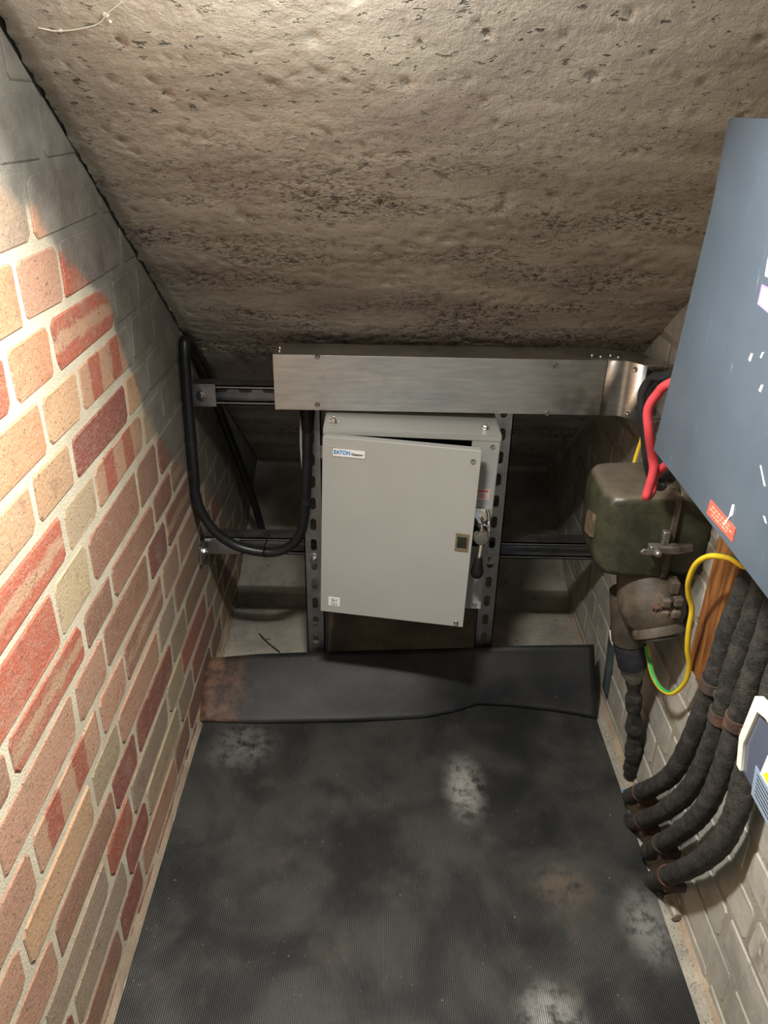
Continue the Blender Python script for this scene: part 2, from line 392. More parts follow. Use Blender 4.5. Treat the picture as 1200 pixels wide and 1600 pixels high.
def screw(parent, p, nrm, r=0.005, h=0.003, mat='screw_steel', name='screw', washer=0.0):
    m_ = MB(); nrm = Vector(nrm).normalized(); p = Vector(p)
    if washer: m_.lathe([(0, washer), (0.0015, washer)], p, nrm, 14)
    m_.lathe([(-0.001, r), (h*0.5, r), (h, r*0.72), (h, r*0.62), (h*0.7, r*0.25), (h*0.7, 0.0002)], p, nrm, 12, closed=False)
    return m_.build(name, mat, parent, smooth=40)
def hexbolt(parent, p, nrm, r=0.008, h=0.006, mat='screw_steel', name='bolt', washer=0.012):
    m_ = MB(); nrm = Vector(nrm).normalized(); p = Vector(p)
    m_.lathe([(-0.001, washer), (0.0018, washer)], p, nrm, 18)
    m_.lathe([(0.0018, r), (h, r), (h+0.0015, r*0.8)], p, nrm, 6)
    m_.lathe([(h, r*0.5), (h+0.005, r*0.5)], p, nrm, 10)
    return m_.build(name, mat, parent, smooth=40)

# ------------------------------------------------------------------ the room
# soffit slab (sloping concrete under-side of the stair), pitted grid
def build_soffit():
    xs = [-0.390]+[-0.382+i*0.0056 for i in range(167)]; xs = [x for x in xs if x < XR+0.02]
    ys = []; y = -0.5
    while y < 2.5:
        ys.append(y); y += 0.0055 if 0.75 < y < 1.62 else 0.05
    vs = []; fs = []; nx = len(xs)
    for y in ys:
        fine = 0.7 < y < 1.66
        for i, x in enumerate(xs):
            p = Vector((x, y, soff(y))); d = 0.0
            if fine:
                q = Vector((x*1.0, y*1.6, 0))
                zone = noise.noise(q*5.0+Vector((3, 1, 0)))+0.55*(y-1.12)/0.4
                d = 0.0014*noise.noise(q*9)+0.0010*noise.noise(q*60)+0.0008*noise.noise(q*130)
                k = noise.noise(q*46)
                if zone > 0.05 and k > 0.22: d += min(1, (zone-0.05)*2.0)*(k-0.22)*0.018
                k2 = noise.noise(q*75+Vector((9, 0, 0)))
                if k2 > 0.52: d += (k2-0.52)*0.03
            if i < 3:
                p.x += (0.004*noise.noise(Vector((y*28, 0, 2)))+0.0045*noise.noise(Vector((y*90, 0, 5)))+0.003*noise.noise(Vector((y*210, 1, 5))))*(1-i/3.0)
                d += 0.004*(1-i/3.0)*(1+noise.noise(Vector((y*40, 4, 0))))
            vs.append(p - SN*d)
    for j in range(len(ys)-1):
        for i in range(nx-1): fs.append((j*nx+i, j*nx+i+1, (j+1)*nx+i+1, (j+1)*nx+i))
    m_ = MB(); m_.add(vs, fs)
    # thickness: skirts and top
    b = len(m_.v); up = Vector((0, 0, 0.14))
    ring = [i for i in range(nx)]+[j*nx+nx-1 for j in range(1, len(ys))]+[(len(ys)-1)*nx+i for i in range(nx-2, -1, -1)]+[j*nx for j in range(len(ys)-2, 0, -1)]
    m_.v += [m_.v[i]+up for i in ring]; n = len(ring)
    for k in range(n): m_.f.append([ring[k], ring[(k+1) % n], b+(k+1) % n, b+k]); m_.mi.append(0)
    m_.f.append([b+k for k in range(n)]); m_.mi.append(0)
    o = m_.build('ceiling', 'soffit', smooth=60)
    return struct(o, 'sloping rough concrete underside of a stair', 'ceiling')
ceiling = build_soffit()

# floor slab + rising concrete haunch at the back
def rough_grid(x0, x1, ys_z, nx, amp, fr):
    vs = []; fs = []
    for (y, z) in ys_z:
        for i in range(nx+1):
            x = x0+(x1-x0)*i/nx; vs.append((x, y, z+amp*noise.noise(Vector((x*fr, y*fr, z*fr)))))
    for j in range(len(ys_z)-1):
        for i in range(nx): fs.append((j*(nx+1)+i, j*(nx+1)+i+1, (j+1)*(nx+1)+i+1, (j+1)*(nx+1)+i))
    return vs, fs
m_ = MB()
yz = [(-0.6+i*0.06, 0.0) for i in range(20)]+[(0.6+i*0.02, 0.0) for i in range(63)]
vs_, fs_ = rough_grid(XL-0.02, XR+0.02, yz, 60, 0.0022, 26)
vs_ = [(x, y, min(z, 0.0005) if x < 0.5 else z) for x, y, z in vs_]
m_.add(vs_, fs_)
m_.box(XL-0.02, XR+0.02, -0.6, 1.84, -0.10, -0.006)
floor = struct(m_.build('floor', 'floor', smooth=60), 'rough sandy concrete floor', 'floor')
m_ = MB()
yz = [(1.835+i*0.025, -0.004+i*0.025*0.42) for i in range(27)]
vs_, fs_ = rough_grid(XL-0.02, XR+0.02, yz, 40, 0.006, 18); m_.add(vs_, fs_)
m_.box(XL-0.02, XR+0.02, 1.86, 2.49, -0.1, -0.01)
struct(m_.build('trim_1', 'floor', smooth=60), 'rough concrete haunch rising behind the cabinet', 'concrete')

# brick walls
Z_BEDS = [-0.050, 0.028, 0.103, 0.178, 0.253, 0.329, 0.404, 0.480, 0.559, 0.624, 0.711, 0.784, 0.855, 0.930, 1.006, 1.085, 1.166, 1.242, 1.318, 1.394, 1.47, 1.546, 1.622]
JOINT = 0.013
def brick_mesh(ln, ht, mat, side, seed, chamf, proud):
    """front face towards +x (side=1) or -x (side=-1); origin at brick centre on the wall plane"""
    r = random.Random(seed); m_ = MB()
    hy, hz = ln/2, ht/2; c1 = [chamf*r.uniform(0.5, 1.5) for _ in range(4)]
    ring = []
    for k, (sy, sz) in enumerate(((-1, -1), (1, -1), (1, 1), (-1, 1))):
        a = (sy*hy, sz*(hz-c1[k])); b = (sy*(hy-c1[k]), sz*hz)
        ring += [a, b] if k in (0, 2) else [b, a]
    ring = [(y+r.uniform(-1, 1)*0.0024, z+r.uniform(-1, 1)*0.0022) for y, z in ring]
    ins = 0.0020
    def lay(f, x, j=0.0): return [(x*side+(r.uniform(-j, j)), y*f(hy), z*f(hz)) for y, z in ring]
    back = [(-0.020*side, y, z) for y, z in ring]
    mid = [(side*(proud-0.0013), y, z) for y, z in ring]
    fr = [(side*(proud+r.uniform(-.0005, .0008)), y*(1-ins/hy), z*(1-ins/hz)) for y, z in ring]
    m_.add(back+mid+fr, [(i, (i+1) % 8, 8+(i+1) % 8, 8+i) for i in range(8)]+[(8+i, 8+(i+1) % 8, 16+(i+1) % 8, 16+i) for i in range(8)]+[tuple(range(16, 24))])
    return m_.mesh('brick', mat, smooth=None)
COL = dict(R=(0.40, 0.105, 0.060), D=(0.25, 0.072, 0.052), O=(0.52, 0.24, 0.125), T=(0.52, 0.315, 0.175), P=(0.47, 0.255, 0.165),
           B=(0.42, 0.32, 0.20), C=(0.56, 0.44, 0.26), N=(0.30, 0.150, 0.095), G=(0.33, 0.245, 0.175))
# known bricks: bed index -> {start of the brick along the wall: code}
KNOWN = {14: {.64: 'O', .88: 'P', 1.0: 'R'}, 13: {.58: 'R', .815: 'O', .937: 'Rh', 1.18: 'R'}, 12: {.64: 'O', .88: 'T', 1.0: 'Rv'},
         11: {.58: 'T', .815: 'T', .937: 'D'}, 10: {.64: 'Rh', .88: 'B', 1.0: 'Rv', 1.235: 'B'}, 9: {.58: 'R', .815: 'C', .937: 'N', 1.18: 'N'},
         8: {.64: 'Rh', .88: 'N', 1.0: 'N', 1.235: 'D'}, 7: {.58: 'P', .815: 'P', .937: 'N', 1.18: 'D'}, 6: {.64: 'Rv', .88: 'P', 1.0: 'Nh'},
         5: {.58: 'T', .815: 'B', .937: 'P', 1.18: 'G'}, 4: {.64: 'N', .88: 'D', 1.0: 'D', 1.235: 'G'}, 3: {.58: 'G', .815: 'R', .937: 'G'}, 15: {.58: 'R', .815: 'G'}}
def courses(ymin, ymax, odd_off=1.0, even_off=0.937):
    for k in range(len(Z_BEDS)-1):
        z0, z1 = Z_BEDS[k], Z_BEDS[k+1]
        off = odd_off if k % 2 == 0 else even_off
        y = off-0.36*5
        while y < ymax:
            for ln in (0.237, 0.123):
                if y+ln > ymin and y < ymax: yield k, z0, z1, y, y+ln
                y += ln
def build_wall(name, side, X, brickmat, mortmat, label, ymin, ymax, proud, chamf, known, meshseed, oo, eo):
    m_ = MB()
    xo = X-side*0.10
    ylist = [(-0.6, soff(-0.6)+0.05), (2.48, soff(2.48)+0.05)]
    poly = [(-0.6, -0.08), (2.48, -0.08), (2.48, soff(2.48)+0.05), (-0.6, soff(-0.6)+0.05)]
    # mortar face, a little uneven
    m_.prism(poly, 'x', min(X, xo), max(X, xo))
    wall = struct(m_.build(name, mortmat), label, 'wall')
    cache = {}
    for k, z0, z1, y0, y1 in courses(ymin, ymax, oo, eo):
        lo = z0+JOINT/2; hi = z1-JOINT/2; top = soff((y0+y1)/2)
        if lo > soff(y0)-0.0 or hi < 0: continue
        if z1 > soff(y1) and lo > soff(y1)-0.02 and y1 > 1.9: continue
        hdr = (y1-y0) < 0.18
        if soff(y1) - 0.004 < hi or lo < -0.03:                        # cut at the soffit
            me = brick_mesh(y1-y0-JOINT, hi-lo, brickmat, side, rnd.random(), chamf, proud)
            cy, cz = (y0+y1)/2, (lo+hi)/2
            bm = bmesh.new(); bm.from_mesh(me)
            bmesh.ops.bisect_plane(bm, geom=bm.verts[:]+bm.edges[:]+bm.faces[:], plane_co=(0, 0, soff(cy)-cz+0.004), plane_no=-SN, clear_outer=True)
            if lo < 0: bmesh.ops.bisect_plane(bm, geom=bm.verts[:]+bm.edges[:]+bm.faces[:], plane_co=(0, 0, 0.001-cz), plane_no=(0, 0, -1), clear_outer=True)
            nf = len(bm.faces); bm.to_mesh(me); bm.free()
            if nf < 3: continue
        else:
            key = (hdr, k, rnd.randrange(2))
            if key not in cache: cache[key] = brick_mesh(y1-y0-JOINT, hi-lo, brickmat, side, meshseed+hash(key) % 1000, chamf, proud)
            me = cache[key]
        o = bpy.data.objects.new('brick', me); col.objects.link(o); o.parent = wall
        o.location = (X+side*rnd.uniform(-0.0006, 0.0008), (y0+y1)/2+rnd.uniform(-.002, .002), (lo+hi)/2+rnd.uniform(-.0012, .0012))
        o.rotation_euler = (rnd.uniform(-.008, .008), 0, rnd.uniform(-.004, .004))
        code = None
        for s_, c_ in known.get(k, {}).items():
            if abs(s_-y0) < 0.035: code = c_
        if code is None:
            code = rnd.choice('RDOTPBNNTG' if k > 8 else 'RDNNPTNPBG')
            if rnd.random() < 0.15: code += rnd.choice('hv')
        cc = COL[code[0]]; f = rnd.uniform(0.88, 1.1)
        o.color = (cc[0]*f, cc[1]*f, cc[2]*f, {'h': 0.75, 'v': 0.5}.get(code[1:], 1.0))
    return wall
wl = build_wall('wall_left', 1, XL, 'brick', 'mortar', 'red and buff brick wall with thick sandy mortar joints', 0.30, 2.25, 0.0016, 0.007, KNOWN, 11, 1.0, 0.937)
wr = build_wall('wall_right', -1, XR, 'pbrick', 'mortar_white', 'brick wall under flaking off-white paint', 0.30, 2.25, 0.0018, 0.005, {}, 501, 0.91, 1.09)

# sandy fillets at the wall foot
def fillet(name, X, side, y0, y1, wdt, hgt, mat, label):
    m_ = MB(); n = 110; vs = []
    for j in range(n+1):
        y = y0+(y1-y0)*j/n
        a = 1+0.5*noise.noise(Vector((y*30, X, 0)))+0.25*noise.noise(Vector((y*110, X, 3))); b = 1+0.5*noise.noise(Vector((y*24, X, 7)))
        vs += [(X-side*0.004, y, -0.004), (X+side*wdt*a, y, -0.002), (X+side*(wdt*a*0.55), y, hgt*0.35*b), (X-side*0.004, y, hgt*b)]
    fs = [(4*j+i, 4*j+(i+1) % 4, 4*j+4+(i+1) % 4, 4*j+4+i) for j in range(n) for i in range(4)]+[(0, 1, 2, 3), (4*n+3, 4*n+2, 4*n+1, 4*n)]
    m_.add(vs, fs); return struct(m_.build(name, mat, smooth=50), label, 'fillet')
fillet('trim_2', XL, 1, 0.3, 1.84, 0.011, 0.026, 'sand', 'sandy mortar fillet along the foot of the red brick wall')
fillet('trim_3', XR, -1, 0.3, 1.84, 0.012, 0.014, 'sand', 'sandy mortar fillet along the foot of the painted wall')

# ------------------------------------------------------------------ bulkhead lamp on the soffit (just above the frame)
r_ = root('bulkhead_lamp', LAMP, 'round opal bulkhead lamp fixed to the sloping concrete soffit', 'lamp')
MB().lathe([(-0.004, 0.085), (0.022, 0.085), (0.026, 0.08)], LAMP, SN, 32).build('base', 'lamp_base', r_, smooth=40)
MB().lathe([(0.026, 0.070), (0.05, 0.068), (0.068, 0.056), (0.080, 0.034), (0.084, 0.001)], LAMP, SN, 32, closed=False).build('diffuser', 'opal', r_, smooth=60)

# ------------------------------------------------------------------ rubber mats
MX0, MX1, MY0, MY1 = -0.384, 0.500, 0.30, 1.475
def ribbed_mat():
    m_ = MB(); pitch = 0.0033; n = int((MX1-MX0)/pitch); vs = []; xs = []
    for i in range(n):
        x = MX0+i*pitch
        xs += [(x, 0.0034), (x+pitch*0.22, 0.0056), (x+pitch*0.62, 0.0056), (x+pitch*0.84, 0.0034)]
    xs.append((MX0+n*pitch, 0.0034))
    ys = [MY0+(MY1-MY0)*j/26 for j in range(27)]
    for j, y in enumerate(ys):
        e = 1.0+0.0035*noise.noise(Vector((y*3.2, 1, 0)))
        lift = 0.0010*(1+noise.noise(Vector((y*4, 2, 0))))
        for x, z in xs:
            xx = x
            vs.append((xx, y, z+lift+0.0012*noise.noise(Vector((x*5, y*5, 0)))+0.0012))
    nx = len(xs); fs = [(j*nx+i, j*nx+i+1, (j+1)*nx+i+1, (j+1)*nx+i) for j in range(26) for i in range(nx-1)]
    m_.add(vs, fs)
    b = len(m_.v)                                                      # underside and edge
    ring = list(range(nx))+[j*nx+nx-1 for j in range(1, 27)]+[26*nx+i for i in range(nx-2, -1, -1)]+[j*nx for j in range(25, 0, -1)]
    m_.v += [Vector((m_.v[i].x, m_.v[i].y, 0.0006)) for i in ring]; k = len(ring)
    for q in range(k): m_.f.append([ring[q], ring[(q+1) % k], b+(q+1) % k, b+q]); m_.mi.append(0)
    m_.f.append([b+q for q in range(k)]); m_.mi.append(0)
    o = m_.build('rubber_mat', 'mat', org=(0.05, 0.9, 0.0006))
    return tag(o, 'black finely ribbed rubber floor mat, dusty, covering the floor', 'mat')
ribbed_mat()
def sheet():
    m_ = MB(); n = 60; prof_n = 14; vs = []
    for i in range(n+1):
        u = i/n; x = -0.391+0.888*u
        px = 315+615*u
        # bottom edge from the photo
        pts = [(315, 1128), (400, 1131), (560, 1128), (660, 1122), (710, 1112), (745, 1101), (800, 1103), (870, 1112), (930, 1123)]
        for a, b in zip(pts, pts[1:]):
            if a[0] <= px <= b[0]: py = a[1]+(b[1]-a[1])*(px-a[0])/(b[0]-a[0])
        f = wz(px, py, 0.007); y0 = f.y
        tpts = [(322, 1030), (400, 1023), (500, 1019), (700, 1013), (800, 1009), (925, 1007)]
        qx = 322+603*u
        for a, b in zip(tpts, tpts[1:]):
            if a[0] <= qx <= b[0]: qy = a[1]+(b[1]-a[1])*(qx-a[0])/(b[0]-a[0])
        Y1 = 1.487+0.006*u; tpt = wy(qx, qy, Y1); z1 = tpt.z
        for k in range(prof_n+1):
            s_ = k/prof_n
            y = y0+(Y1-y0)*s_; z = 0.0085+(z1-0.0085)*(s_**1.25)
            bul = 0.010*math.sin(math.pi*s_)
            y -= bul*0.7; z += bul*0.6
            z += 0.003*noise.noise(Vector((x*7, s_*2, 0)))*math.sin(math.pi*s_)
            xx = x+(tpt.x-x)*s_*0.5
            vs.append((xx, y, z))
    fs = [(i*(prof_n+1)+k, (i+1)*(prof_n+1)+k, (i+1)*(prof_n+1)+k+1, i*(prof_n+1)+k+1) for i in range(n) for k in range(prof_n)]
    m_.add(vs, fs)
    o = m_.build('rubber_sheet', 'sheet', org=(0.05, 1.4, 0.0085), smooth=60)
    so = o.modifiers.new('thick', 'SOLIDIFY'); so.thickness = 0.0045; so.offset = 1.0
    return tag(o, 'plain black rubber sheet propped against the struts, rusty-brown dust at one end', 'rubber sheet')
sheet()

# ------------------------------------------------------------------ slotted struts and rails
def channel(ln, phase=0.0, lip=0.008):
    """channel along +z, web in plane y=0 facing -y, flanges to y=+0.041"""
    m_ = MB(); w_ = 0.0205; th = 0.0025; pitch = 0.05; z = phase-pitch
    while z < ln:
        a, b = max(0, z), min(ln, z+pitch)
        if b-a > pitch*0.99:
            cz = (a+b)/2; hole = []; rect = []
            for k in range(16):
                an = 2*math.pi*(k+0.5)/16; cx, sz = math.cos(an), math.sin(an)
                hx, hz = 0.0068*cx, 0.0068*sz+(0.0072 if sz > 0 else -0.0072); hole.append((hx, cz+hz))
                sc = min(w_/abs(cx), (pitch/2)/abs(sz)); 
                rect.append((cx*sc, cz+sz*sc))
            cor = {1: (w_, cz+pitch/2), 5: (-w_, cz+pitch/2), 9: (-w_, cz-pitch/2), 13: (w_, cz-pitch/2)}
            vs = []
            for yy in (0, th):
                vs += [(p[0], yy, p[1]) for p in hole]+[(p[0], yy, p[1]) for p in rect]
            fs = []
            for o_ in (0, 32):
                for k in range(16): fs.append((o_+k, o_+(k+1) % 16, o_+16+(k+1) % 16, o_+16+k))
            for k in range(16): fs.append((k, (k+1) % 16, 32+(k+1) % 16, 32+k))
            base = len(m_.v); m_.add(vs, fs)
            for yy, o_ in ((0, 0), (th, 32)):                           # corner triangles
                for (k, sgx, sgz) in ((None, 1, 1), (None, -1, 1), (None, -1, -1), (None, 1, -1)):
                    idx = [j for j in range(16)]
                    # neighbours either side of the corner
                    A = [j for j in idx if abs(rect[j][0]-sgx*w_) < 1e-6 and (rect[j][1]-cz)*sgz > 0]
                    B = [j for j in idx if abs(rect[j][1]-cz-sgz*pitch/2) < 1e-6 and rect[j][0]*sgx > 0]
                    if A and B:
                        ja = max(A, key=lambda j: (rect[j][1]-cz)*sgz); jb = max(B, key=lambda j: rect[j][0]*sgx)
                        m_.v.append(Vector((sgx*w_, yy, cz+sgz*pitch/2))); m_.f.append([base+o_+16+ja, len(m_.v)-1, base+o_+16+jb]); m_.mi.append(0)
        elif b > a: m_.box(-w_, w_, 0, th, a, b)
        z += pitch
    for s_ in (-1, 1):
        m_.box(min(s_*w_, s_*(w_-th)), max(s_*w_, s_*(w_-th)), 0, 0.041, 0, ln)
        m_.box(min(s_*w_, s_*(w_-lip)), max(s_*w_, s_*(w_-lip)), 0.0385, 0.041, 0, ln)
        m_.box(min(s_*(w_-lip), s_*(w_-lip+th)), max(s_*(w_-lip), s_*(w_-lip+th)), 0.032, 0.041, 0, ln)
    return m_
YS = 1.510                                                             # front faces of the vertical struts
def vstrut(xc, label, ph, bolts):
    r_ = root('slotted_strut', (xc, YS, 0.0), label, 'strut', 'upright slotted struts')
    me = channel(0.80, ph).mesh('channel', 'strut_steel')
    o = bpy.data.objects.new('channel', me); col.objects.link(o); o.parent = r_
    for z in bolts: hexbolt(r_, (xc, YS-0.0003, z), (0, -1, 0), 0.0075, 0.005, 'screw_steel', 'bolt', 0.0125)
    return r_
pL = wy(489, 860, YS); pR = wy(765, 860, YS)
vstrut(pL.x+0.002, 'slotted steel strut beside the hanging black cable loop', 0.005, (0.345,))
vstrut(pR.x+0.004, 'slotted steel strut behind the lever-handle side of the grey cabinet', 0.018, (0.352,))
YR = YS+0.042                                                          # front of the horizontal rails (open side to the viewer)
def hrail(x0, x1, zc, label, ph):
    r_ = root('channel_rail', (x0, YR, zc), label, 'rail', 'horizontal channel rails')
    me = channel(x1-x0, ph).mesh('channel', 'strut_steel')
    # local z -> +x ; web to the back, opening to -y
    me.transform(Matrix(((0, 0, 1, 0), (0, -1, 0, 0.041), (1, 0, 0, 0), (0, 0, 0, 1))))
    o = bpy.data.objects.new('channel', me); col.objects.link(o); o.parent = r_
    return r_
zl = wy(330, 852, YR).z
zu = wy(325, 617, YR).z
rl = hrail(XL+0.006, XR-0.004, zl, 'lower steel channel rail crossing behind the grey cabinet', 0.01)
ru = hrail(XL+0.006, XR-0.004, zu, 'upper steel channel rail running behind the metal trunking', 0.03)
# end brackets
m_ = MB(); m_.box(XL+0.004, XL+0.058, YR-0.004, YR, zu-0.024, zu+0.024)
b_ = m_.build('end_bracket', 'strut_steel', ru, bevel=0.001); hexbolt(b_, (XL+0.030, YR-0.004, zu-0.001), (0, -1, 0), 0.008, 0.006)
m_ = MB(); m_.box(XL+0.003, XL+0.085, YR-0.004, YR, zl-0.020, zl+0.020); m_.box(XL+0.003, XL+0.009, YR-0.050, YR, zl-0.022, zl+0.022)
b_ = m_.build('end_bracket', 'strut_steel', rl, bevel=0.001); hexbolt(b_, (XL+0.009, YR-0.028, zl), (1, 0, 0), 0.008, 0.006)

# ------------------------------------------------------------------ trunking
YT = 1.425; TD = YS-0.002
a0 = wy(425, 549, YT); a1 = wy(430, 635, YT); a2 = wy(948, 570, YT); a3 = wy(937, 655, YT)
tx0 = (a0.x+a1.x)/2; tx1 = (a2.x+a3.x)/2; tz1 = (a0.z+a2.z)/2; tz0 = (a1.z+a3.z)/2+0.002
print('TRUNK', tx0, tx1, tz0, tz1, soff(TD))
r_ = root('cable_trunking', (0.1, YS, tz0), 'galvanised steel cable trunking with elbow, above the grey cabinet', 'trunking')
m_ = MB(); th = 0.0015
m_.box(tx0, tx1, YT+0.003, TD, tz0, tz0+th); m_.box(tx0, tx1, YT+0.003, TD, tz1-th, tz1); m_.box(tx0, tx1, TD-th, TD, tz0+th, tz1-th)
m_.build('body', 'trunk_steel', r_)
m_ = MB(); m_.box(tx0, tx1-0.0006, YT, YT+0.0015, tz0-0.0012, tz1+0.0012); m_.box(tx0, tx1-0.0006, YT+0.0015, YT+0.012, tz1+0.0002, tz1+0.0012); m_.box(tx0, tx1-0.0006, YT+0.0015, YT+0.012, tz0-0.0012, tz0-0.0002)
lid = m_.build('lid', 'trunk_steel', r_, bevel=0.0006)
for px_, py_ in ((496, 557), (496, 632), (868, 571), (854, 646)):
    p = wy(px_, py_, YT); screw(lid, p, (0, -1, 0), 0.0048, 0.003, 'dirty_steel')
# elbow: swept section turning 45 degrees towards the viewer
def elbow():
    path = [(tx1+0.0006, YT)]; cx, cy, R = tx1+0.028, YT-0.016, 0.016
    for k in range(9):
        a = math.radians(90-k*52/8); path.append((cx+R*math.cos(a), cy+R*math.sin(a)))
    d = (path[-1][0]-path[-2][0], path[-1][1]-path[-2][1]); L = math.hypot(*d); path.append((path[-1][0]+d[0]/L*0.034, path[-1][1]+d[1]/L*0.034))
    n = len(path); out = []
    back = [(tx1+0.0006, TD)]+[(p[0]+0.03, min(TD, p[1]+0.06)) for p in path[1:-1]]+[(XR-0.006, path[-1][1]+0.012)]
    back = [(min(q[0], XR-0.006), q[1]) for q in back]
    m_ = MB(); vs = []
    for z in (tz0-0.0012, tz1+0.0012):
        vs += [(p[0], p[1], z) for p in path]+[(q[0], q[1], z) for q in back]
    fs = []
    for o_ in (0, 2*n):
        for i in range(n-1): fs.append((o_+i, o_+i+1, o_+n+i+1, o_+n+i))
    for i in range(n-1): fs.append((i, i+1, 2*n+i+1, 2*n+i))
    m_.add(vs, fs); o = m_.build('elbow', 'trunk_steel', r_, smooth=40)
    s_ = o.modifiers.new('thick', 'SOLIDIFY'); s_.thickness = 0.0015; s_.offset = -1
    return o, path
el, epath = elbow()
q0 = wy(988, 579, 1.39); 
ex, ey = epath[7]; nn = Vector((-0.62, -0.78, 0))
screw(el, (ex+0.010, ey-0.011, tz1-0.010), nn, 0.0048, 0.003); screw(el, (ex+0.010, ey-0.011, tz0+0.010), nn, 0.0048, 0.003)
for (dx, dy) in ((-0.022, 0.030), (-0.008, 0.022), (0.012, 0.030), (0.024, 0.020)): screw(r_, (tx1+dx, YT+dy, tz1+0.0013), (0, 0, 1), 0.0036, 0.003, name='rivet')
m_ = MB(); m_.box(tx1-0.03, tx1+0.035, YT+0.012, YT+0.040, tz1+0.0002, tz1+0.0014); m_.build('joint_plate', 'strut_steel', r_)
for dx, dy in ((0.010, 0.022), (0.008, 0.045)): screw(r_, (tx0+dx, YT+dy, tz1+0.0003), (0, 0, 1), 0.0036, 0.003, name='rivet')

# ------------------------------------------------------------------ switch cabinet
CYF = 1.352                                                            # front plane of the body
cbl = wy(500, 957, CYF); cbr = wy(746, 950, CYF); ctl = wy(499, 668, CYF); ctr = wy(778, 671, CYF)
CW = 0.322; CHT = 0.376; CX = (cbl.x+cbr.x+ctl.x+ctr.x)/4+0.001; CZ0 = (ctl.z+ctr.z)/2-CHT-0.006
print('CAB', cbl, cbr, ctl, ctr, CZ0, CX)
CAB = root('switch_cabinet', (CX, YS-0.001, CZ0), 'grey steel switch cabinet with its door slightly ajar and a black lever', 'cabinet', rot=(0, math.radians(1.6), 0))
ORG[CAB] = Vector((0, 0, 0))                                           # parts are given in cabinet coordinates
hw = CW/2; CD = YS-0.001-CYF                                           # body: x -hw..hw, y -CD..0, z 0..CHT
m_ = MB(); th = 0.002
m_.box(-hw, hw, -th, 0, 0, CHT); m_.box(-hw, -hw+th, -CD, -th, 0, CHT); m_.box(hw-th, hw, -CD, -th, 0, CHT)
m_.box(-hw+th, hw-th, -CD, -th, 0, th)
body = m_.build('body', 'cabinet_grey', CAB, bevel=0.0008)
m_ = MB(); m_.box(-hw-0.001, hw+0.001, -CD-0.001, 0, CHT-0.002, CHT); m_.box(-hw-0.001, hw+0.001, -CD-0.001, -CD+0.0012, CHT-0.012, CHT-0.002)
top = m_.build('top_cover', 'cabinet_grey', CAB, bevel=0.0012)
for x in (-hw+0.017, hw-0.027): hexbolt(top, (x, -CD+0.030, CHT), (0, 0, 1), 0.0062, 0.006, washer=0.0085)
m_ = MB(); m_.box(hw-0.052, hw, -CD, -CD+0.0018, 0.0, CHT-0.012); m_.box(-hw, -hw+0.010, -CD, -CD+0.0018, 0, CHT-0.012); m_.box(-hw+0.010, hw-0.052, -CD, -CD+0.0018, 0, 0.012)
front = m_.build('front_frame', 'cabinet_grey', CAB, bevel=0.0006)
screw(front, (hw-0.014, -CD, CHT-0.022), (0, -1, 0), 0.0046, 0.003); screw(front, (hw-0.013, -CD, 0.010), (0, -1, 0), 0.0046, 0.003)
m_ = MB(); m_.box(hw-0.046, hw-0.009, -CD-0.0006, -CD, 0.246, 0.268)
wlab = m_.build('warning_label', 'label_pink', front, label='small pink warning label')
m_ = MB(); m_.box(hw-0.045, hw-0.012, -CD-0.0009, -CD-0.0006, 0.2625, 0.2655); 
for k in range(3): m_.box(hw-0.044+0.001*k, hw-0.014-0.003*k, -CD-0.0009, -CD-0.0006, 0.2505+0.0035*k, 0.2515+0.0035*k)
m_.build('print', 'print_red', wlab)
m_ = MB(); m_.box(-hw+th, hw-th, -th-0.03, -th, 0.02, CHT-0.02); m_.build('mounting_plate', 'cabinet_dark', CAB)
# door, hinged at the left, in its own coordinates, swung towards the viewer on the right
DW = 0.284; DH = 0.374; DA = math.radians(-7.5)
door = bpy.data.objects.new('door', None)
m_ = MB(); m_.box(0, DW, -0.002, 0, 0, DH); m_.box(0, 0.002, 0, 0.016, 0, DH); m_.box(DW-0.002, DW, 0, 0.016, 0, DH); m_.box(0.002, DW-0.002, 0, 0.016, DH-0.002, DH); m_.box(0.002, DW-0.002, 0, 0.016, 0, 0.002)
door = m_.build('door', 'cabinet_grey', CAB, org=(0, 0, 0), bevel=0.0012)
door.location = (-hw, -CD-0.019, -0.006); door.rotation_euler = (0, 0, DA)
ORG[door] = Vector((0, 0, 0))
screw(door, (DW-0.014, -0.002, DH-0.020), (0, -1, 0), 0.0052, 0.0035); screw(door, (DW-0.014, -0.002, 0.010), (0, -1, 0), 0.0052, 0.0035)
FRONT = lambda x, z, y=-0.0028: Matrix.Translation((x, y, z)) @ Matrix.Rotation(math.pi/2, 4, 'X')
m_ = MB(); m_.box(0.019, 0.078, -0.0026, -0.002, DH-0.036, DH-0.019); lp = m_.build('logo_plate', 'white_label', door, bevel=0.0004, label='white logo plate with blue and black print')
m_ = MB()
for a in ((0.019, 0.078, DH-0.020, DH-0.019), (0.019, 0.078, DH-0.036, DH-0.0352), (0.0185, 0.0193, DH-0.036, DH-0.019), (0.0777, 0.0785, DH-0.036, DH-0.019)): m_.box(a[0], a[1], -0.0030, -0.0026, a[2], a[3])
m_.build('rim', 'screw_steel', lp)
text('EATON', 0.0105, 'print_blue', lp, FRONT(0.0362, DH-0.0278), squeeze=0.86, bold=0.0004)
text('Glasgow', 0.0062, 'print_black', lp, FRONT(0.0635, DH-0.0292), bold=0.0002)
m_ = MB(); m_.box(0.016, 0.0385, -0.0024, -0.002, 0.0165, 0.0365); rp = m_.build('rating_label', 'white_label', door, label='small white rating sticker')
m_ = MB()
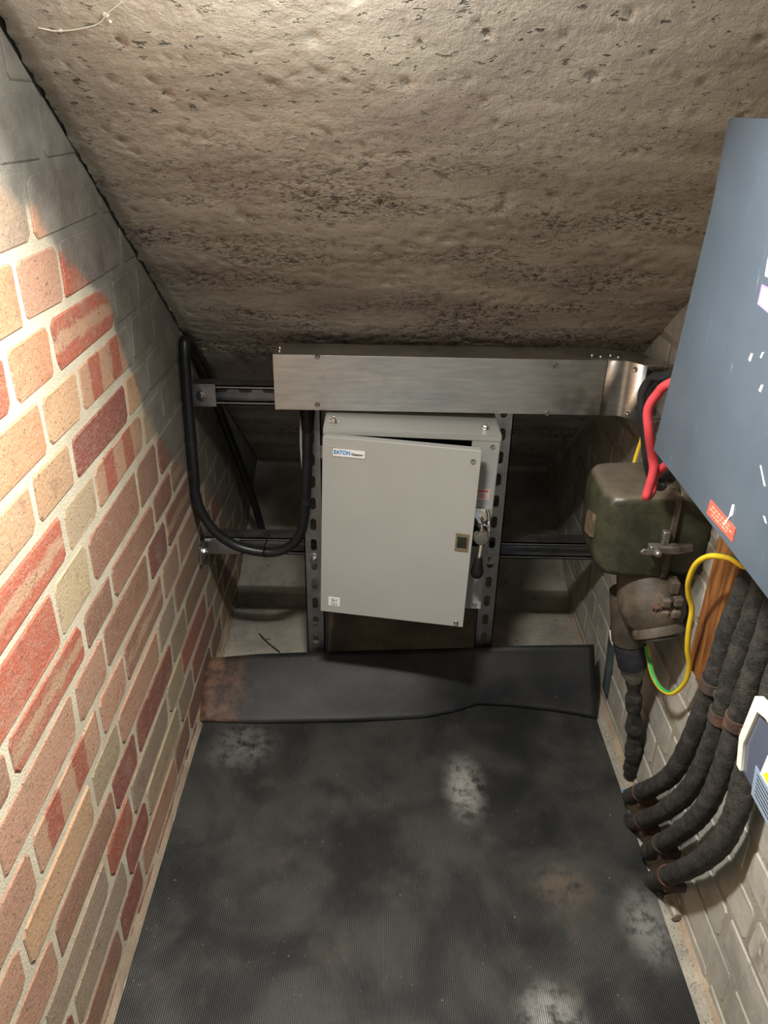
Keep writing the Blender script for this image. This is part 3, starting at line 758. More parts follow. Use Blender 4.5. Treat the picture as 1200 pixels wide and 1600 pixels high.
for z in (0.0325, 0.0235):
    m_.box(0.0200, 0.0255, -0.0027, -0.0024, z-0.0005, z); m_.box(0.0305, 0.0350, -0.0027, -0.0024, z-0.0012, z-0.0007)
    m_.prism([(0.0252, z-0.0006), (0.0292, z+0.0016), (0.0292, z+0.0022), (0.0252, z)], 'y', -0.0027, -0.0024)
m_.build('symbol', 'print_black', rp)
text('300 A', 0.0046, 'print_black', rp, FRONT(0.0275, 0.0286, -0.0026), bold=0.0001); text('315 A', 0.0046, 'print_black', rp, FRONT(0.0275, 0.0197, -0.0026), bold=0.0001)
m_ = MB(); m_.box(DW-0.031, DW-0.006, -0.0042, -0.002, 0.171, 0.208); lk = m_.build('lock_plate', 'olive_plate', door, bevel=0.0008, label='bronze plate with a dark window')
MB().box(DW-0.0275, DW-0.0095, -0.0046, -0.0042, 0.178, 0.201).build('window', 'dark_glass', lk)
for z in (0.33, 0.03): MB().cyl((-0.002, 0.004, z), (-0.002, 0.004, z+0.022), 0.0032, 10).build('hinge', 'dirty_steel', door, smooth=40)
# lever handle on the right of the body
hx = hw-0.020; hz = 0.190; hy = -CD
m_ = MB(); m_.box(hx-0.024, hx+0.016, hy-0.003, hy, hz-0.045, hz+0.038); hd = m_.build('handle', 'chrome', CAB, bevel=0.006, seg=4, label='chrome rotary handle with a black grip')
m_ = MB(); m_.lathe([(0, 0.0165), (0.046, 0.0155), (0.050, 0.012)], (hx-0.003, hy-0.003, hz), (0, -1, 0), 28); m_.build('boss', 'chrome', hd, smooth=40)
m_ = MB(); m_.tube(spline([(hx+0.010, hy-0.002, hz+0.036), (hx+0.0145, hy-0.012, hz+0.015), (hx+0.0150, hy-0.014, hz-0.010), (hx+0.011, hy-0.008, hz-0.038)], 5), 0.0035, 8); m_.build('guard', 'chrome', hd, smooth=50)
m_ = MB(); m_.cyl((hx-0.001, hy-0.042, hz-0.010), (hx-0.003, hy-0.046, hz-0.050), 0.0052, 14); m_.build('lever', 'chrome', hd, smooth=40)
m_ = MB(); m_.lathe([(0, 0.0065), (0.004, 0.0075), (0.030, 0.0125), (0.038, 0.0118), (0.043, 0.008), (0.044, 0.001)], (hx-0.003, hy-0.046, hz-0.042), (-0.02, -0.06, -1), 20); m_.build('grip', 'black_plastic', hd, smooth=50)

# ------------------------------------------------------------------ black cable loop at the left
Yc = 1.485
pts = [wy(480, 632, 1.478), wy(481, 680, 1.478), wy(479, 740, 1.48), wy(476, 800, 1.482), wy(467, 838, 1.484), wy(445, 858, 1.486), wy(415, 863, 1.488), wy(370, 853, 1.488), wy(332, 826, 1.485),
       wy(303, 783, 1.482), wy(290, 735, 1.480), wy(286, 660, 1.485), wy(284, 590, 1.492), wy(282, 548, 1.500), wy(286, 531, 1.515), wy(296, 545, 1.56), wy(318, 585, 1.66), wy(352, 665, 1.80), wy(392, 770, 1.93), wy(410, 830, 1.98)]
pts = [Vector((max(p.x, XL+0.016), p.y, p.z)) for p in pts]
r_ = root('looped_cable', pts[6], 'thick black cable hanging in a loop between brick wall and trunking', 'cable')
MB().tube(spline(pts, 7), 0.0105, 12).build('sheath', 'black_pvc', r_, smooth=60)
MB().lathe([(0, 0.0145), (0.030, 0.0145), (0.062, 0.0118), (0.070, 0.0100)], pts[0]+Vector((0, 0, 0.012)), pts[1]-pts[0], 18).build('gland_sleeve', 'black_plastic', r_, smooth=50)
def band(path, i, r, ln, name, mat, parent):
    d = (path[i+1]-path[i-1]).normalized(); m_ = MB(); m_.lathe([(-ln/2, r), (ln/2, r)], path[i], d, 14); return m_.build(name, mat, parent, smooth=40)
sp_ = spline(pts, 7)
for i in (19, 74, 12): band(sp_, i, 0.0108, 0.008, 'tape_band', 'tape', r_)
p = wy(413, 850, 1.474); m_ = MB(); m_.tube(spline([wy(411, 866, 1.477), wy(414, 852, 1.474), wy(420, 838, 1.476), wy(419, 836, 1.49)], 5), 0.0016, 6); m_.build('cable_tie', 'black_plastic', r_)
band(sp_, 42, 0.0112, 0.005, 'tie_loop', 'black_plastic', r_)
o = MB().tube(spline([wy(471, 640, 1.492), wy(470, 690, 1.492), wy(473, 740, 1.492), wy(475, 790, 1.493)], 6), 0.0022, 8).build('thin_wire', 'wire_white', org=wy(471, 640, 1.492), smooth=60)
tag(o, 'thin off-white wire hanging beside the black cable under the trunking', 'wire')

# ------------------------------------------------------------------ blue-grey steel box on the right wall
BX = 0.335; c1 = wx(1145, 183, BX); c2 = wx(1020, 705, BX)
by1 = (c1.y+c2.y)/2; bz0 = wx(1020, 705, BX).z+0.002; bz1 = c1.z
print('BOX', by1, bz0, bz1, c1, c2)
r_ = root('steel_box', (0.43, by1-0.25, bz0), 'large scuffed blue-grey steel box fixed high on the painted wall', 'enclosure')
MB().box(BX+0.004, XR-0.004, by1-0.56, by1-0.002, bz0+0.002, bz1-0.002).build('body', 'blue', r_, bevel=0.002)
m_ = MB()
poly = [(by1-0.56, bz0), (c2.y, bz0), (c1.y, bz1), (by1-0.56, bz1)]
m_.prism(poly, 'x', BX, BX+0.0035); cov = m_.build('cover', 'blue', r_, bevel=0.0012)
def on_box(pix, d=0.0): v_ = [wx(px_, py_, BX-d) for px_, py_ in pix]; return [(q.y, q.z) for q in v_]
lab = MB().prism(on_box([(1111, 781), (1150, 826), (1145, 847), (1105, 802)]), 'x', BX-0.0006, BX).build('red_label', 'label_red', cov, label='red label with faint lettering')
A = on_box([(1111, 781), (1150, 826), (1145, 847), (1105, 802)]); m_ = MB()
for fr, t0, t1 in ((0.25, 0.12, 0.85), (0.5, 0.08, 0.92), (0.75, 0.18, 0.80)):
    t_ = t0
    while t_ < t1:
        l_ = rnd.uniform(0.05, 0.12); e = min(t_+l_, t1)
        def B(u, v): 
            a = [A[0][i]*(1-u)+A[1][i]*u for i in (0, 1)]; b = [A[3][i]*(1-u)+A[2][i]*u for i in (0, 1)]; return (a[0]*(1-v)+b[0]*v, a[1]*(1-v)+b[1]*v)
        m_.prism([B(t_, fr-0.05), B(e, fr-0.05), B(e, fr+0.05), B(t_, fr+0.05)], 'x', BX-0.0009, BX-0.0006); t_ = e+0.03
m_.build('lettering', 'print_pink', lab)
m_ = MB(); q = on_box([(1196, 431), (1230, 447), (1236, 380), (1203, 392)]); m_.prism(q, 'x', BX-0.0006, BX); m_.build('white_label', 'white_label', cov)
m_ = MB(); m_.prism(on_box([(1191, 444), (1232, 464), (1222, 507), (1184, 475)]), 'x', BX-0.0005, BX); pl_ = m_.build('purple_label', 'purple', cov, label='white label with purple border')
m_ = MB(); m_.prism(on_box([(1193, 449), (1232, 469), (1222, 503), (1187, 474)]), 'x', BX-0.0009, BX-0.0005); m_.build('field', 'white_label', pl_)
for pix in ([(1145, 788), (1148, 789), (1145, 805), (1141, 808), (1140, 805)], [(1141, 806), (1142, 807), (1133, 821), (1131, 820)], [(1174, 552), (1177, 553), (1173, 565), (1170, 562)], [(1190, 601), (1193, 602), (1189, 613), (1186, 610)],
            [(1192, 550), (1194, 551), (1190, 560), (1188, 558)], [(1188, 727), (1189, 727), (1196, 760), (1194, 758)], [(1193, 806), (1195, 807), (1198, 818), (1196, 816)]):
    MB().prism(on_box(pix), 'x', BX-0.0004 - (0.0006 if pix[0][0] == 1141 else 0), BX).build('paint_mark', 'white_paint', cov)

# ------------------------------------------------------------------ old cast cut-out on the right wall
FY = 1.115
f_tl = wy(957, 782, FY); f_bl = wy(957, 902, FY)
fx0 = f_tl.x-0.002; fz1 = f_tl.z+0.006; fz0 = f_bl.z-0.003; fx1 = wy(1050, 860, FY).x; fyb = 1.262
print('FUSE', fx0, fx1, fz0, fz1, wy(1110, 860, FY).x)
r_ = root('fuse_cutout', (XR-0.03, 1.17, 0.36), 'old olive cast-iron fuse cut-out with bulging cover beside the steel box', 'fuse box')
m_ = MB(); nS = 26
# cover: rounded section in (y,z) tapering towards the room
def rrect(y0, y1, z0, z1, r, n=6):
    out = []
    for (cy, cz, a0) in ((y1-r, z1-r, 0), (y0+r, z1-r, 90), (y0+r, z0+r, 180), (y1-r, z0+r, 270)):
        for k in range(n+1): a = math.radians(a0+90*k/n); out.append((cy+r*math.cos(a), cz+r*math.sin(a)))
    return out
layers = [(fx1, 0.0, 0.010), (fx0+0.030, 0.001, 0.012), (fx0+0.010, 0.003, 0.014), (fx0, 0.008, 0.017), (fx0-0.006, 0.016, 0.018), (fx0-0.010, 0.030, 0.018), (fx0-0.012, 0.045, 0.012)]
vs = []; 
for x, ins, r in layers:
    L_ = rrect(FY+ins, fyb-ins, fz0+ins, fz1-ins, r)
    for (y, z) in L_: vs.append((x+0.05*(fz1-z)*0.45 , y, z))
n = len(L_); fs = [(i*n+k, i*n+(k+1) % n, (i+1)*n+(k+1) % n, (i+1)*n+k) for i in range(len(layers)-1) for k in range(n)]+[list(range(n)), list(range((len(layers)-1)*n, len(layers)*n))]
m_.add(vs, fs); cover = m_.build('cover', 'cast_olive', r_, smooth=50)
m_ = MB(); zc = (fz0+fz1)/2; m_.prism([(FY+0.034, zc-0.016), (FY+0.074, zc-0.026), (FY+0.074, zc+0.014), (FY+0.034, zc+0.026)], 'x', fx0-0.0140, fx0-0.002); m_.build('nameplate', 'old_brass', cover, bevel=0.0008)
# base casting against the wall: D-shaped box with rounded top
vs = []; base_l = rrect(FY+0.006, fyb+0.016, fz0-0.004, fz1+0.010, 0.026)
MB().prism(base_l, 'x', fx1+0.0015, XR-0.003).build('base', 'cast_olive', r_, smooth=40, bevel=0.003)
m_ = MB(); m_.lathe([(0, 0.040), (0.045, 0.040), (0.055, 0.034)], (XR-0.050, fyb-0.085, fz1-0.030), (0, 0.15, 1), 22); m_.build('cable_hood', 'cast_brown', r_, smooth=45)
# flange seam + latch
MB().prism(rrect(FY-0.003, fyb+0.003, fz0-0.003, fz1+0.003, 0.014), 'x', fx1-0.010, fx1).build('flange', 'cast_brown', r_, smooth=40, bevel=0.0015)
lp0 = wy(1040, 857, FY-0.01)
m_ = MB(); m_.box(lp0.x-0.028, lp0.x+0.020, FY-0.020, FY-0.004, lp0.z-0.006, lp0.z+0.008); m_.box(lp0.x-0.008, lp0.x+0.004, FY-0.012, FY, lp0.z+0.006, lp0.z+0.030)
latch = m_.build('latch', 'dirty_steel', r_, bevel=0.003)
m_ = MB(); c_ = Vector((lp0.x-0.018, FY-0.022, lp0.z+0.001)); m_.lathe([(0, 0.007), (0.010, 0.006), (0.013, 0.003)], c_, (0, -1, 0), 14)
m_.prism([(c_.x-0.024, c_.z-0.004), (c_.x+0.006, c_.z-0.005), (c_.x+0.006, c_.z+0.005), (c_.x-0.022, c_.z+0.006), (c_.x-0.027, c_.z+0.001)], 'y', FY-0.027, FY-0.023)
m_.build('wing_nut', 'dirty_steel', latch, bevel=0.001)
m_ = MB(); m_.cyl((lp0.x+0.016, FY-0.012, lp0.z), (lp0.x+0.040, FY-0.010, lp0.z+0.004), 0.008, 12); m_.build('hinge_barrel', 'dirty_steel', latch, smooth=40)
# sealing chamber under it
s0 = wy(1010, 905, FY+0.045); s1 = wy(1030, 992, FY-0.008)
ax = (s1-s0); Ls = ax.length; axn = ax.normalized()
seal = MB().lathe([(-0.02, 0.046), (0.015, 0.054), (Ls*0.45, 0.056), (Ls*0.72, 0.050), (Ls*0.84, 0.041), (Ls*0.9, 0.043), (Ls, 0.043)], s0, axn, 32).build('sealing_chamber', 'cast_brown', r_, smooth=45)
MB().lathe([(0, 0.037), (0.006, 0.037), (0.008, 0.034)], s1, axn, 28).build('end_cap', 'cast_olive', seal, smooth=40)
lug = wy(1046, 945, FY-0.020)
for k, (dx, dz) in enumerate(((-0.009, 0.009), (0.010, 0.011), (-0.009, -0.013), (0.010, -0.012))):
    MB().box(lug.x+dx-0.008, lug.x+dx+0.008, lug.y-0.014, lug.y+0.016, lug.z+dz-0.008, lug.z+dz+0.008).build('clamp_lug', 'cast_brown', seal, bevel=0.004)
hexbolt(seal, (lug.x-0.018, lug.y-0.004, lug.z-0.002), (-1, -0.3, 0), 0.007, 0.008, 'rust', 'clamp_bolt', 0.008)
MB().box(lug.x-0.004, lug.x+0.010, lug.y-0.004, lug.y+0.020, lug.z+0.022, lug.z+0.044).build('seam_rib', 'cast_brown', seal, bevel=0.002)
# second outlet with taped gland
g0 = wy(975, 985, FY+0.055); g1 = wy(988, 1022, FY+0.055); g2 = wy(988, 1060, FY+0.06); 
m_ = MB(); m_.cyl(wy(985, 925, FY+0.06), wy(982, 1000, FY+0.055), 0.036, 22, r2=0.030); m_.build('outlet', 'cast_brown', r_, smooth=40)
gt0 = wy(983, 1000, FY+0.055); gt1 = wy(988, 1038, FY+0.055); gt2 = wy(990, 1064, FY+0.06)
d_ = gt1-gt0; MB().lathe([(0, 0.027), (0.004, 0.029), (d_.length, 0.026)], gt0, d_, 20).build('tape_wrap', 'tape', r_, smooth=40)
d_ = gt2-gt1; MB().lathe([(-0.004, 0.0225), (d_.length*0.45, 0.022), (d_.length, 0.013)], gt1, d_, 20).build('gland', 'gland_grey', r_, smooth=40)

# lagged tail below the gland
pp = spline([gt2+Vector((0, 0, 0.004)), wy(990, 1100, FY+0.065), wy(991, 1150, FY+0.075), wy(988, 1190, FY+0.09), wz(987, 1212, 0.004)], 14)
N_ = len(pp)
o = MB().tube(pp, 0.016, 14, rfun=lambda s: 0.0135+0.003*s+0.0007*math.sin(s*75)+0.0014*math.sin(s*31+1)+0.003*noise.noise(Vector((s*13, 4, 0)))).build('lagged_tail', 'jute', org=pp[-1], smooth=70)
tag(o, 'short lumpy tarred cable dropping from the cast cut-out to the floor', 'cable')

# wooden board on the wall
q0 = wx(1142, 850, 0.508); q1 = wx(1088, 1056, 0.508)
m_ = MB(); yb0, yb1 = q1.y-0.030, q1.y+0.036
m_.prism([(yb0-0.012, 0.80), (yb1-0.010, 0.80), (yb1, 0.455), (yb1-0.006, q1.z-0.004), (yb0+0.012, q1.z), (yb0, 0.46)], 'x', 0.505, XR-0.0035)
o = m_.build('wooden_board', 'wood', org=(XR-0.01, q1.y, q1.z), bevel=0.004, seg=3); tag(o, 'varnished brown wooden board on the wall behind the earth wire', 'board')

# ------------------------------------------------------------------ four lagged supply cables
def C4(x, y): return (880+x*320/853., 850+y*320/853.)
CAB4 = [([(780, 130), (700, 330), (640, 520), (600, 640), (540, 800), (460, 950), (380, 1010), (300, 1040)], 'first in the row, nearest the cast cut-out', 'lagged black supply cable nearest the wooden board, first of the four', 0.0158),
        ([(810, 250), (740, 440), (680, 640), (620, 830), (540, 1000), (440, 1100), (300, 1160)], '', 'lagged black supply cable, second of the four from the wooden board', 0.0155),
        ([(850, 380), (780, 580), (720, 760), (660, 950), (590, 1100), (500, 1190), (380, 1260)], '', 'lagged black supply cable, third of the four from the wooden board', 0.0158),
        ([(870, 640), (800, 850), (760, 960), (720, 1120), (650, 1250), (540, 1340), (400, 1390)], '', 'lagged black supply cable running behind the cream-rimmed meter, last of the four', 0.0168)]
CP = []
for k, (pl, _, lb, rad) in enumerate(CAB4):
    P = []
    for q in pl:
        p = C4(*q); P.append(wx(p[0], p[1], 0.492))
    top = P[0].copy(); top.z = bz0-0.002; top.y = P[0].y-0.004
    mid = P[-1].copy()
    e = wz(*C4(*pl[-1]), 0.012); e.x = min(e.x, 0.505)
    P[-1] = Vector((0.496, P[-1].y, P[-1].z)); tail = P[-1]+(P[-1]-P[-2]).normalized()*0.055; tail.z = max(tail.z, 0.004); 
    path = spline([top]+P+[tail], 8); CP.append(path)
    r_ = root('supply_cable', tail, lb, 'cable', 'lagged supply cables on the painted wall')
    seed = k*5.1
    def rf(s, seed=seed, rad=rad): return rad+0.0012*noise.noise(Vector((s*14, seed, 0)))+0.0007*math.sin(s*160+seed)
    MB().tube(path, rad, 16, rfun=rf).build('serving', 'jute', r_, smooth=70)
    # rusty saddle near the floor
    i = len(path)-11; d = (path[i+1]-path[i-1]).normalized(); MB().lathe([(-0.005, rad+0.0014), (0.005, rad+0.0014)], path[i], d, 18).build('floor_saddle', 'rust', r_, smooth=40)
    m_ = MB(); c_ = path[i]; m_.box(c_.x-0.005, XR-0.003, c_.y-0.012, c_.y+0.012, c_.z-rad-0.012, c_.z-rad+0.004); m_.build('saddle_foot', 'rust', r_, bevel=0.003)
    if k < 3:
        tgt = [C4(625, 590), C4(665, 725), C4(715, 720)][k]
        P3 = wx(tgt[0], tgt[1], 0.492); i = min(range(1, len(path)-1), key=lambda j: (path[j]-P3).length); d = (path[i+1]-path[i-1]).normalized()
        sd = MB().lathe([(-0.009, rad+0.0022), (0.009, rad+0.0022)], path[i], d, 20).build('wall_saddle', 'rust', r_, smooth=40)
        MB().box(path[i].x-0.004, path[i].x+0.010, path[i].y-rad-0.0085, path[i].y-rad+0.002, path[i].z-0.010, path[i].z+0.003).build('saddle_ear', 'dirty_steel', r_, bevel=0.002)

# ------------------------------------------------------------------ meter at the lower right
MX = 0.40
mp = lambda pts: [(wx(px_, py_, MX).y, wx(px_, py_, MX).z) for px_, py_ in pts]
far = mp([(1150, 1195), (1154, 1150), (1179, 1087), (1200, 1080)])
yN = 0.40
zt = wx(1179, 1087, MX).z+0.004
outline = [far[0], far[1], far[2], (far[2][0]-0.02, zt), (yN, zt), (yN, far[0][1])]
print('METER', outline)
r_ = root('electricity_meter', (XR-0.03, 0.55, outline[0][1]), 'cream-rimmed electricity meter with smoked cover low on the painted wall', 'meter')
MB().prism([(y if y < 0.5 else y-0.004, z) for y, z in outline], 'x', MX+0.010, XR-0.004).build('body', 'smoked', r_, bevel=0.002)
m_ = MB()   # rim: outer outline to inner outline
inn = [(far[0][0]-0.010, far[0][1]), (far[1][0]-0.011, far[1][1]-0.001), (far[2][0]-0.012, far[2][1]-0.012), (far[2][0]-0.03, zt-0.010), (yN, zt-0.010)]
out = [far[0], far[1], far[2], (far[2][0]-0.02, zt), (yN, zt)]
nO = len(out); vs = [(MX, y, z) for y, z in out]+[(MX, y, z) for y, z in inn]+[(MX+0.010, y, z) for y, z in out]+[(MX+0.010, y, z) for y, z in inn]
fs = []
for i in range(nO-1): fs += [(i, i+1, nO+i+1, nO+i), (2*nO+i, 2*nO+i+1, 3*nO+i+1, 3*nO+i), (i, i+1, 2*nO+i+1, 2*nO+i), (nO+i, nO+i+1, 3*nO+i+1, 3*nO+i)]
fs += [(0, nO, 3*nO, 2*nO), (nO-1, 2*nO-1, 4*nO-1, 3*nO-1)]
m_.add(vs, fs); m_.build('rim', 'cream_plastic', r_, bevel=0.0012)
MB().prism([(inn[0][0], outline[0][1]+0.0005), (inn[1][0], inn[1][1]), (inn[2][0], inn[2][1]), (inn[3][0], inn[3][1]), (yN, inn[4][1]), (yN, outline[0][1]+0.0005)], 'x', MX+0.004, MX+0.0098).build('cover', 'smoked', r_)
XF = MX+0.0036
mq = lambda pts: [(wx(px_, py_, XF).y, wx(px_, py_, XF).z) for px_, py_ in pts]
L1_ = mq([(1181, 1196), (1215, 1258), (1215, 1318), (1174, 1240)])
lab = MB().prism(L1_, 'x', XF-0.0004, XF+0.0003).build('blue_label', 'label_blue', r_, label='blue-grey label with small dark print')
m_ = MB()
for k in range(6):
    f0 = 0.14+0.13*k; f1 = f0+0.045
    def Q(u, v): 
        a = [L1_[0][i]*(1-u)+L1_[1][i]*u for i in (0, 1)]; b = [L1_[3][i]*(1-u)+L1_[2][i]*u for i in (0, 1)]; return (a[0]*(1-v)+b[0]*v, a[1]*(1-v)+b[1]*v)
    m_.prism([Q(0.12, f0), Q(0.95-0.07*(k % 3), f0), Q(0.95-0.07*(k % 3), f1), Q(0.12, f1)], 'x', XF-0.0007, XF-0.0004)
m_.build('print', 'print_black', lab)
lab = MB().prism(mq([(1201, 1180), (1189, 1209), (1215, 1252), (1230, 1215)]), 'x', XF-0.0010, XF+0.0003).build('white_label', 'white_label', r_, label='white label with a yellow mark')
MB().prism(mq([(1194, 1210), (1200, 1206), (1212, 1228), (1207, 1236)]), 'x', XF-0.0014, XF-0.0010).build('yellow_mark', 'label_yellow', lab)

# ------------------------------------------------------------------ red, black and earth wires
YB = 1.02
pts = [Vector((0.415, by1+0.004, 0.985)), wy(1052, 597, 0.97), wy(1028, 615, 0.99), wy(1013, 640, 1.0), wy(1014, 675, 1.0), wy(1019, 712, 1.01), wy(1021, 735, 1.01), wy(1014, 762, 1.01), wy(1010, 776, 1.012), wy(1018, 768, 1.035), wy(1031, 735, 1.02), Vector((0.40, by1+0.003, bz0+0.03))]
o = MB().tube(spline(pts, 8), 0.0064, 12).build('red_cable', 'red_pvc', org=pts[-1], smooth=60); tag(o, 'thick red cable looping down beside the blue-grey steel box', 'cable')
pts = [Vector((0.43, by1+0.004, 1.005)), wy(1048, 586, 1.01), wy(1022, 590, 1.055), wy(1005, 612, 1.07), wy(1004, 640, 1.07), wy(1008, 680, 1.07), wy(1012, 720, 1.07), wy(1020, 750, 1.078), wy(1034, 760, 1.085), wy(1046, 738, 1.07), Vector((0.455, by1+0.003, bz0+0.03))]
o = MB().tube(spline(pts, 8), 0.0070, 12).build('black_cable', 'black_pvc', org=pts[-1], smooth=60); tag(o, 'thick black cable curving out of the trunking elbow behind the red one', 'cable')
pts = [Vector((XR-0.06, 1.36, tz0+0.04)), wy(1020, 600, 1.30), wy(1012, 640, 1.24), wy(1020, 700, 1.18), wy(1035, 740, 1.15), Vector((XR-0.055, 1.16, fz1+0.012))]
o = MB().tube(spline(pts, 8), 0.008, 12).build('tail_cable', 'black_pvc', org=pts[-1], smooth=60); tag(o, 'black cable running from the trunking elbow down into the cast cut-out', 'cable')
def earth(pts, r, name, label, mats=('wire_yellow', 'wire_green'), n=12):
    o = MB().tube(spline(pts, 8), r, n, mfun=lambda k, i: 1 if (k+i//40) % n in (4, 5, 6) else 0).build(name, mats, org=pts[-1], smooth=60); return tag(o, label, 'wire')
pix = [(1200, 905, .80), (1170, 882, .85), (1140, 872, .90), (1110, 869, .94), (1088, 881, .97), (1076, 908, .99), (1076, 930, 1.0), (1081, 952, 1.005), (1076, 985, 1.01), (1074, 1015, 1.015), (1077, 1040, 1.02), (1070, 1066, 1.03), (1050, 1083, 1.05), (1032, 1075, 1.075), (1020, 1055, 1.10), (1014, 1030, 1.13), (1010, 1010, 1.15)]
P = [wy(a, b, c_) for a, b, c_ in pix]; P[0] = Vector((0.40, 0.76, bz0-0.001))
earth(P, 0.0042, 'earth_wire', 'green-and-yellow earth wire hanging in a loop in front of the wooden board')
P = [wy(1001, 690, 1.30), wy(996, 705, 1.28), wy(991, 722, 1.26), wy(988, 740, 1.235)]
o = MB().tube(spline([wy(1006, 672, 1.33)]+P, 6), 0.0032, 10).build('yellow_wire', 'wire_yellow', org=P[-1], smooth=60); tag(o, 'short yellow wire behind the top of the cast cut-out', 'wire')
P = [wy(954, 985, 1.20), wy(956, 1000, 1.195), wy(962, 1010, 1.19), wy(970, 1010, 1.185), wy(974, 1000, 1.18)]
o = MB().tube(spline(P, 6), 0.003, 10, mfun=lambda k, i: 0 if i < 14 else (1 if k < 5 else 2)).build('bonding_wire', ('wire_white', 'wire_green', 'wire_yellow'), org=P[2], smooth=60); tag(o, 'short curled pale wire end beside the taped gland', 'wire')
# dark green flat bar down the wall
a = wx(963, 935, XR-0.012); b = wx(944, 1080, XR-0.012)
m_ = MB(); n_ = Vector((0.0, 0.012, 0.0))
vs = []
for x in (XR-0.015, XR-0.0035):
    for p_, s_ in ((a, -1), (a, 1), (b, 1), (b, -1)): vs.append((x, p_.y+s_*0.010, max(p_.z, 0.002)))
m_.add(vs, [(0, 1, 2, 3), (7, 6, 5, 4), (0, 4, 5, 1), (1, 5, 6, 2), (2, 6, 7, 3), (3, 7, 4, 0)])
o = m_.build('flat_bar', 'green_paint', org=b, bevel=0.0015); tag(o, 'dark green flat bar against the painted wall beside the rubber sheet', 'bar')

# ------------------------------------------------------------------ bits on the floor
P = [wz(405, 990, 0.003), wz(414, 1000, 0.004), wz(424, 1009, 0.003), wz(437, 1019, 0.003)]
o = MB().tube(spline(P, 5), 0.0017, 8).build('wire_offcut', 'black_pvc', org=P[0], smooth=60); tag(o, 'short black wire offcut on the bare concrete behind the rubber sheet', 'wire')
P = [wz(973, 1235, 0.012), wz(979, 1234, 0.013), wz(985, 1235, 0.012)]
o = MB().tube(spline(P, 4), 0.0022, 8).build('blue_wire_offcut', 'wire_blue', org=P[0], smooth=60); tag(o, 'tiny blue wire offcut at the mat edge near the tarred cable', 'wire')
def lump(p, sx, sy, sz, mat, name, label, cat, seed, group=None):
    bm = bmesh.new(); bmesh.ops.create_icosphere(bm, subdivisions=2, radius=1.0); r = random.Random(seed)
    for v_ in bm.verts:
        d = 1+0.38*noise.noise(v_.co*1.7+Vector((seed, 0, 0)))+0.12*noise.noise(v_.co*5+Vector((0, seed, 0)))
        v_.co = Vector((v_.co.x*sx*d, v_.co.y*sy*d, max(v_.co.z*d, -0.75)*sz))
    zmin = min(v_.co.z for v_ in bm.verts)
    for v_ in bm.verts: v_.co.z -= zmin
    me = bpy.data.meshes.new(name); bm.to_mesh(me); bm.free(); me.materials.append(M[mat])
    o = bpy.data.objects.new(name, me); col.objects.link(o); o.location = (p.x, p.y, 0.0012); o.rotation_euler = (0, 0, r.uniform(0, 3))
    return tag(o, label, cat, group)
def block(p, sx, sy, sz, rot, mat, name, label, cat):
    m_ = MB(); m_.box(-sx, sx, -sy, sy, 0, sz); me = m_.mesh(name, mat); r = random.Random(sx*999)
    for v_ in me.vertices: v_.co += Vector((r.uniform(-.003, .003), r.uniform(-.003, .003), 0 if v_.co.z < 0.001 else r.uniform(-.002, .002)))
    o = bpy.data.objects.new(name, me); col.objects.link(o); o.location = (p.x, p.y, 0.001); o.rotation_euler = (0, 0, rot)
    b = o.modifiers.new('bevel', 'BEVEL'); b.width = 0.002; b.segments = 2
    return tag(o, label, cat)
block(wz(1052, 1420, 0), 0.011, 0.020, 0.014, 0.1, 'stone', 'mortar_chunk', 'broken pale mortar chunk on the floor past the last supply cable', 'rubble')
block(wz(1043, 1398, 0), 0.012, 0.008, 0.008, 0.5, 'rust', 'brick_chip', 'small reddish brick chip at the mat edge by the last supply cable', 'rubble')
block(wz(1058, 1438, 0), 0.010, 0.004, 0.006, 0.2, 'rust', 'rusty_strip', 'small rusty strip lying by the pale mortar chunk', 'rubble')
lump(wz(1060, 1388, 0), 0.010, 0.012, 0.012, 'stone', 'pebble', 'rounded pale pebble under the end of the last supply cable', 'stone', 5)
lump(wz(1016, 1262, 0), 0.011, 0.010, 0.009, 'rust', 'rust_lump', 'dark rusty lump between first and second supply cable ends', 'rubble', 8)
lump(wz(1024, 1298, 0), 0.010, 0.011, 0.009, 'rust', 'rust_lump', 'dark rusty lump between second and third supply cable ends', 'rubble', 9)
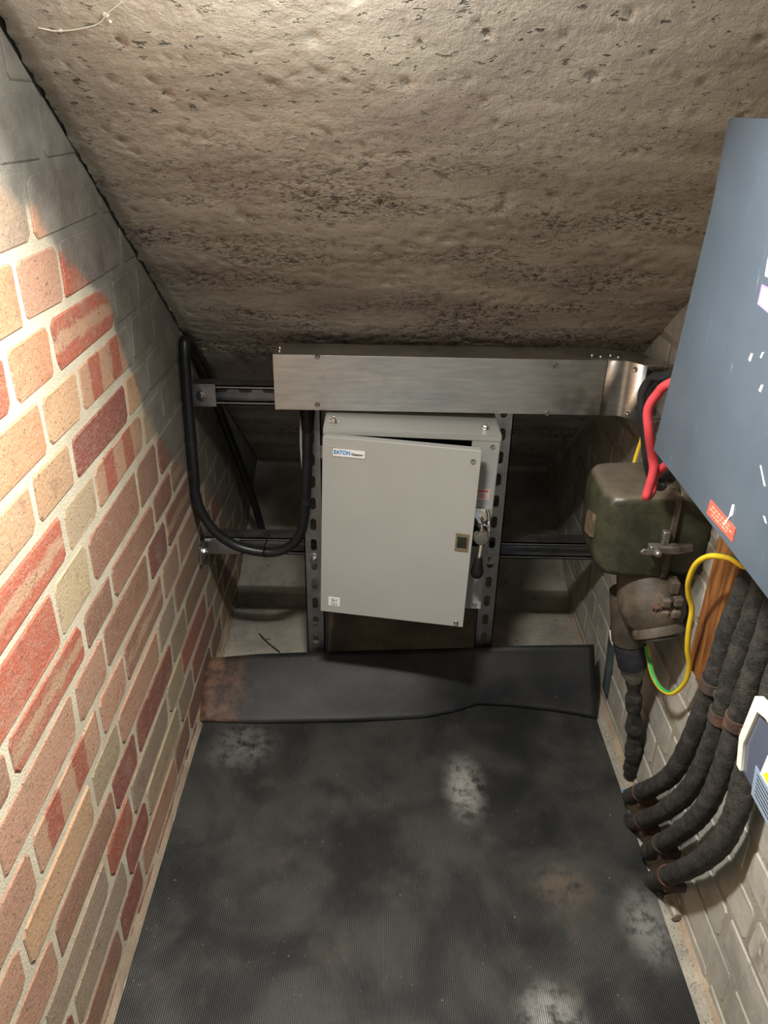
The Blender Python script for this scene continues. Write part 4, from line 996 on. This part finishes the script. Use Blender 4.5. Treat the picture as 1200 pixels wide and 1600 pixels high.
lump(wz(1040, 1345, 0), 0.011, 0.010, 0.010, 'rust', 'rust_lump', 'dark rusty lump between third and last supply cable ends', 'rubble', 10)
lump(wz(1013, 1284, 0), 0.0045, 0.004, 0.005, 'white_paint', 'plaster_crumb', 'tiny white plaster crumb on the floor by the second supply cable', 'rubble', 12)
# loose sand and crumbs
m_ = MB(); r2 = random.Random(3)
def crumb(x, y, s_):
    z = 0.0
    vs = [(x+s_*r2.uniform(-1, 1), y+s_*r2.uniform(-1, 1), z) for _ in range(3)]+[(x+s_*r2.uniform(-.4, .4), y+s_*r2.uniform(-.4, .4), z+s_*r2.uniform(0.7, 1.6))]
    m_.add(vs, [(0, 1, 2), (0, 1, 3), (1, 2, 3), (2, 0, 3)])
for _ in range(1500):
    y = r2.uniform(0.6, 1.5); crumb(r2.uniform(0.503, 0.528), y, r2.uniform(0.0008, 0.0026))
for _ in range(350): crumb(XL+abs(r2.gauss(0, 0.02))+0.004, r2.uniform(1.55, 1.85), r2.uniform(0.0008, 0.003))
for _ in range(350): crumb(XR-abs(r2.gauss(0, 0.05))-0.004, r2.uniform(1.6, 1.85), r2.uniform(0.0008, 0.003))
o = m_.build('loose_grit', 'stone'); o['kind'] = 'stuff'; tag(o, 'loose sandy grit and crumbs along the foot of the walls', 'grit')

# white splashes and a cobweb thread on the soffit
def soffit_pt(px, py):
    r = ray((px, py)); k = (SOFF0+SLOPE*0.945-H)/(r.z+SLOPE*r.y); return CAM+r*k
for (px_, py_, rad) in ((95, 47, 0.0032), (165, 23, 0.0040), (172, 33, 0.0022)):
    p = soffit_pt(px_, py_); MB().lathe([(-0.002, rad), (0.0012, rad*0.8), (0.002, rad*0.3)], p, SN, 9).build('plaster_splash', 'white_paint', ceiling, org=(0, 0, 0), smooth=50)
MB().tube(spline([soffit_pt(60, 42)+SN*0.001, soffit_pt(95, 46)+SN*0.002, soffit_pt(150, 35)+SN*0.003, soffit_pt(168, 18)+SN*0.002, soffit_pt(190, 2)+SN*0.001], 5), 0.0006, 6).build('cobweb_thread', 'white_paint', ceiling, org=(0, 0, 0))
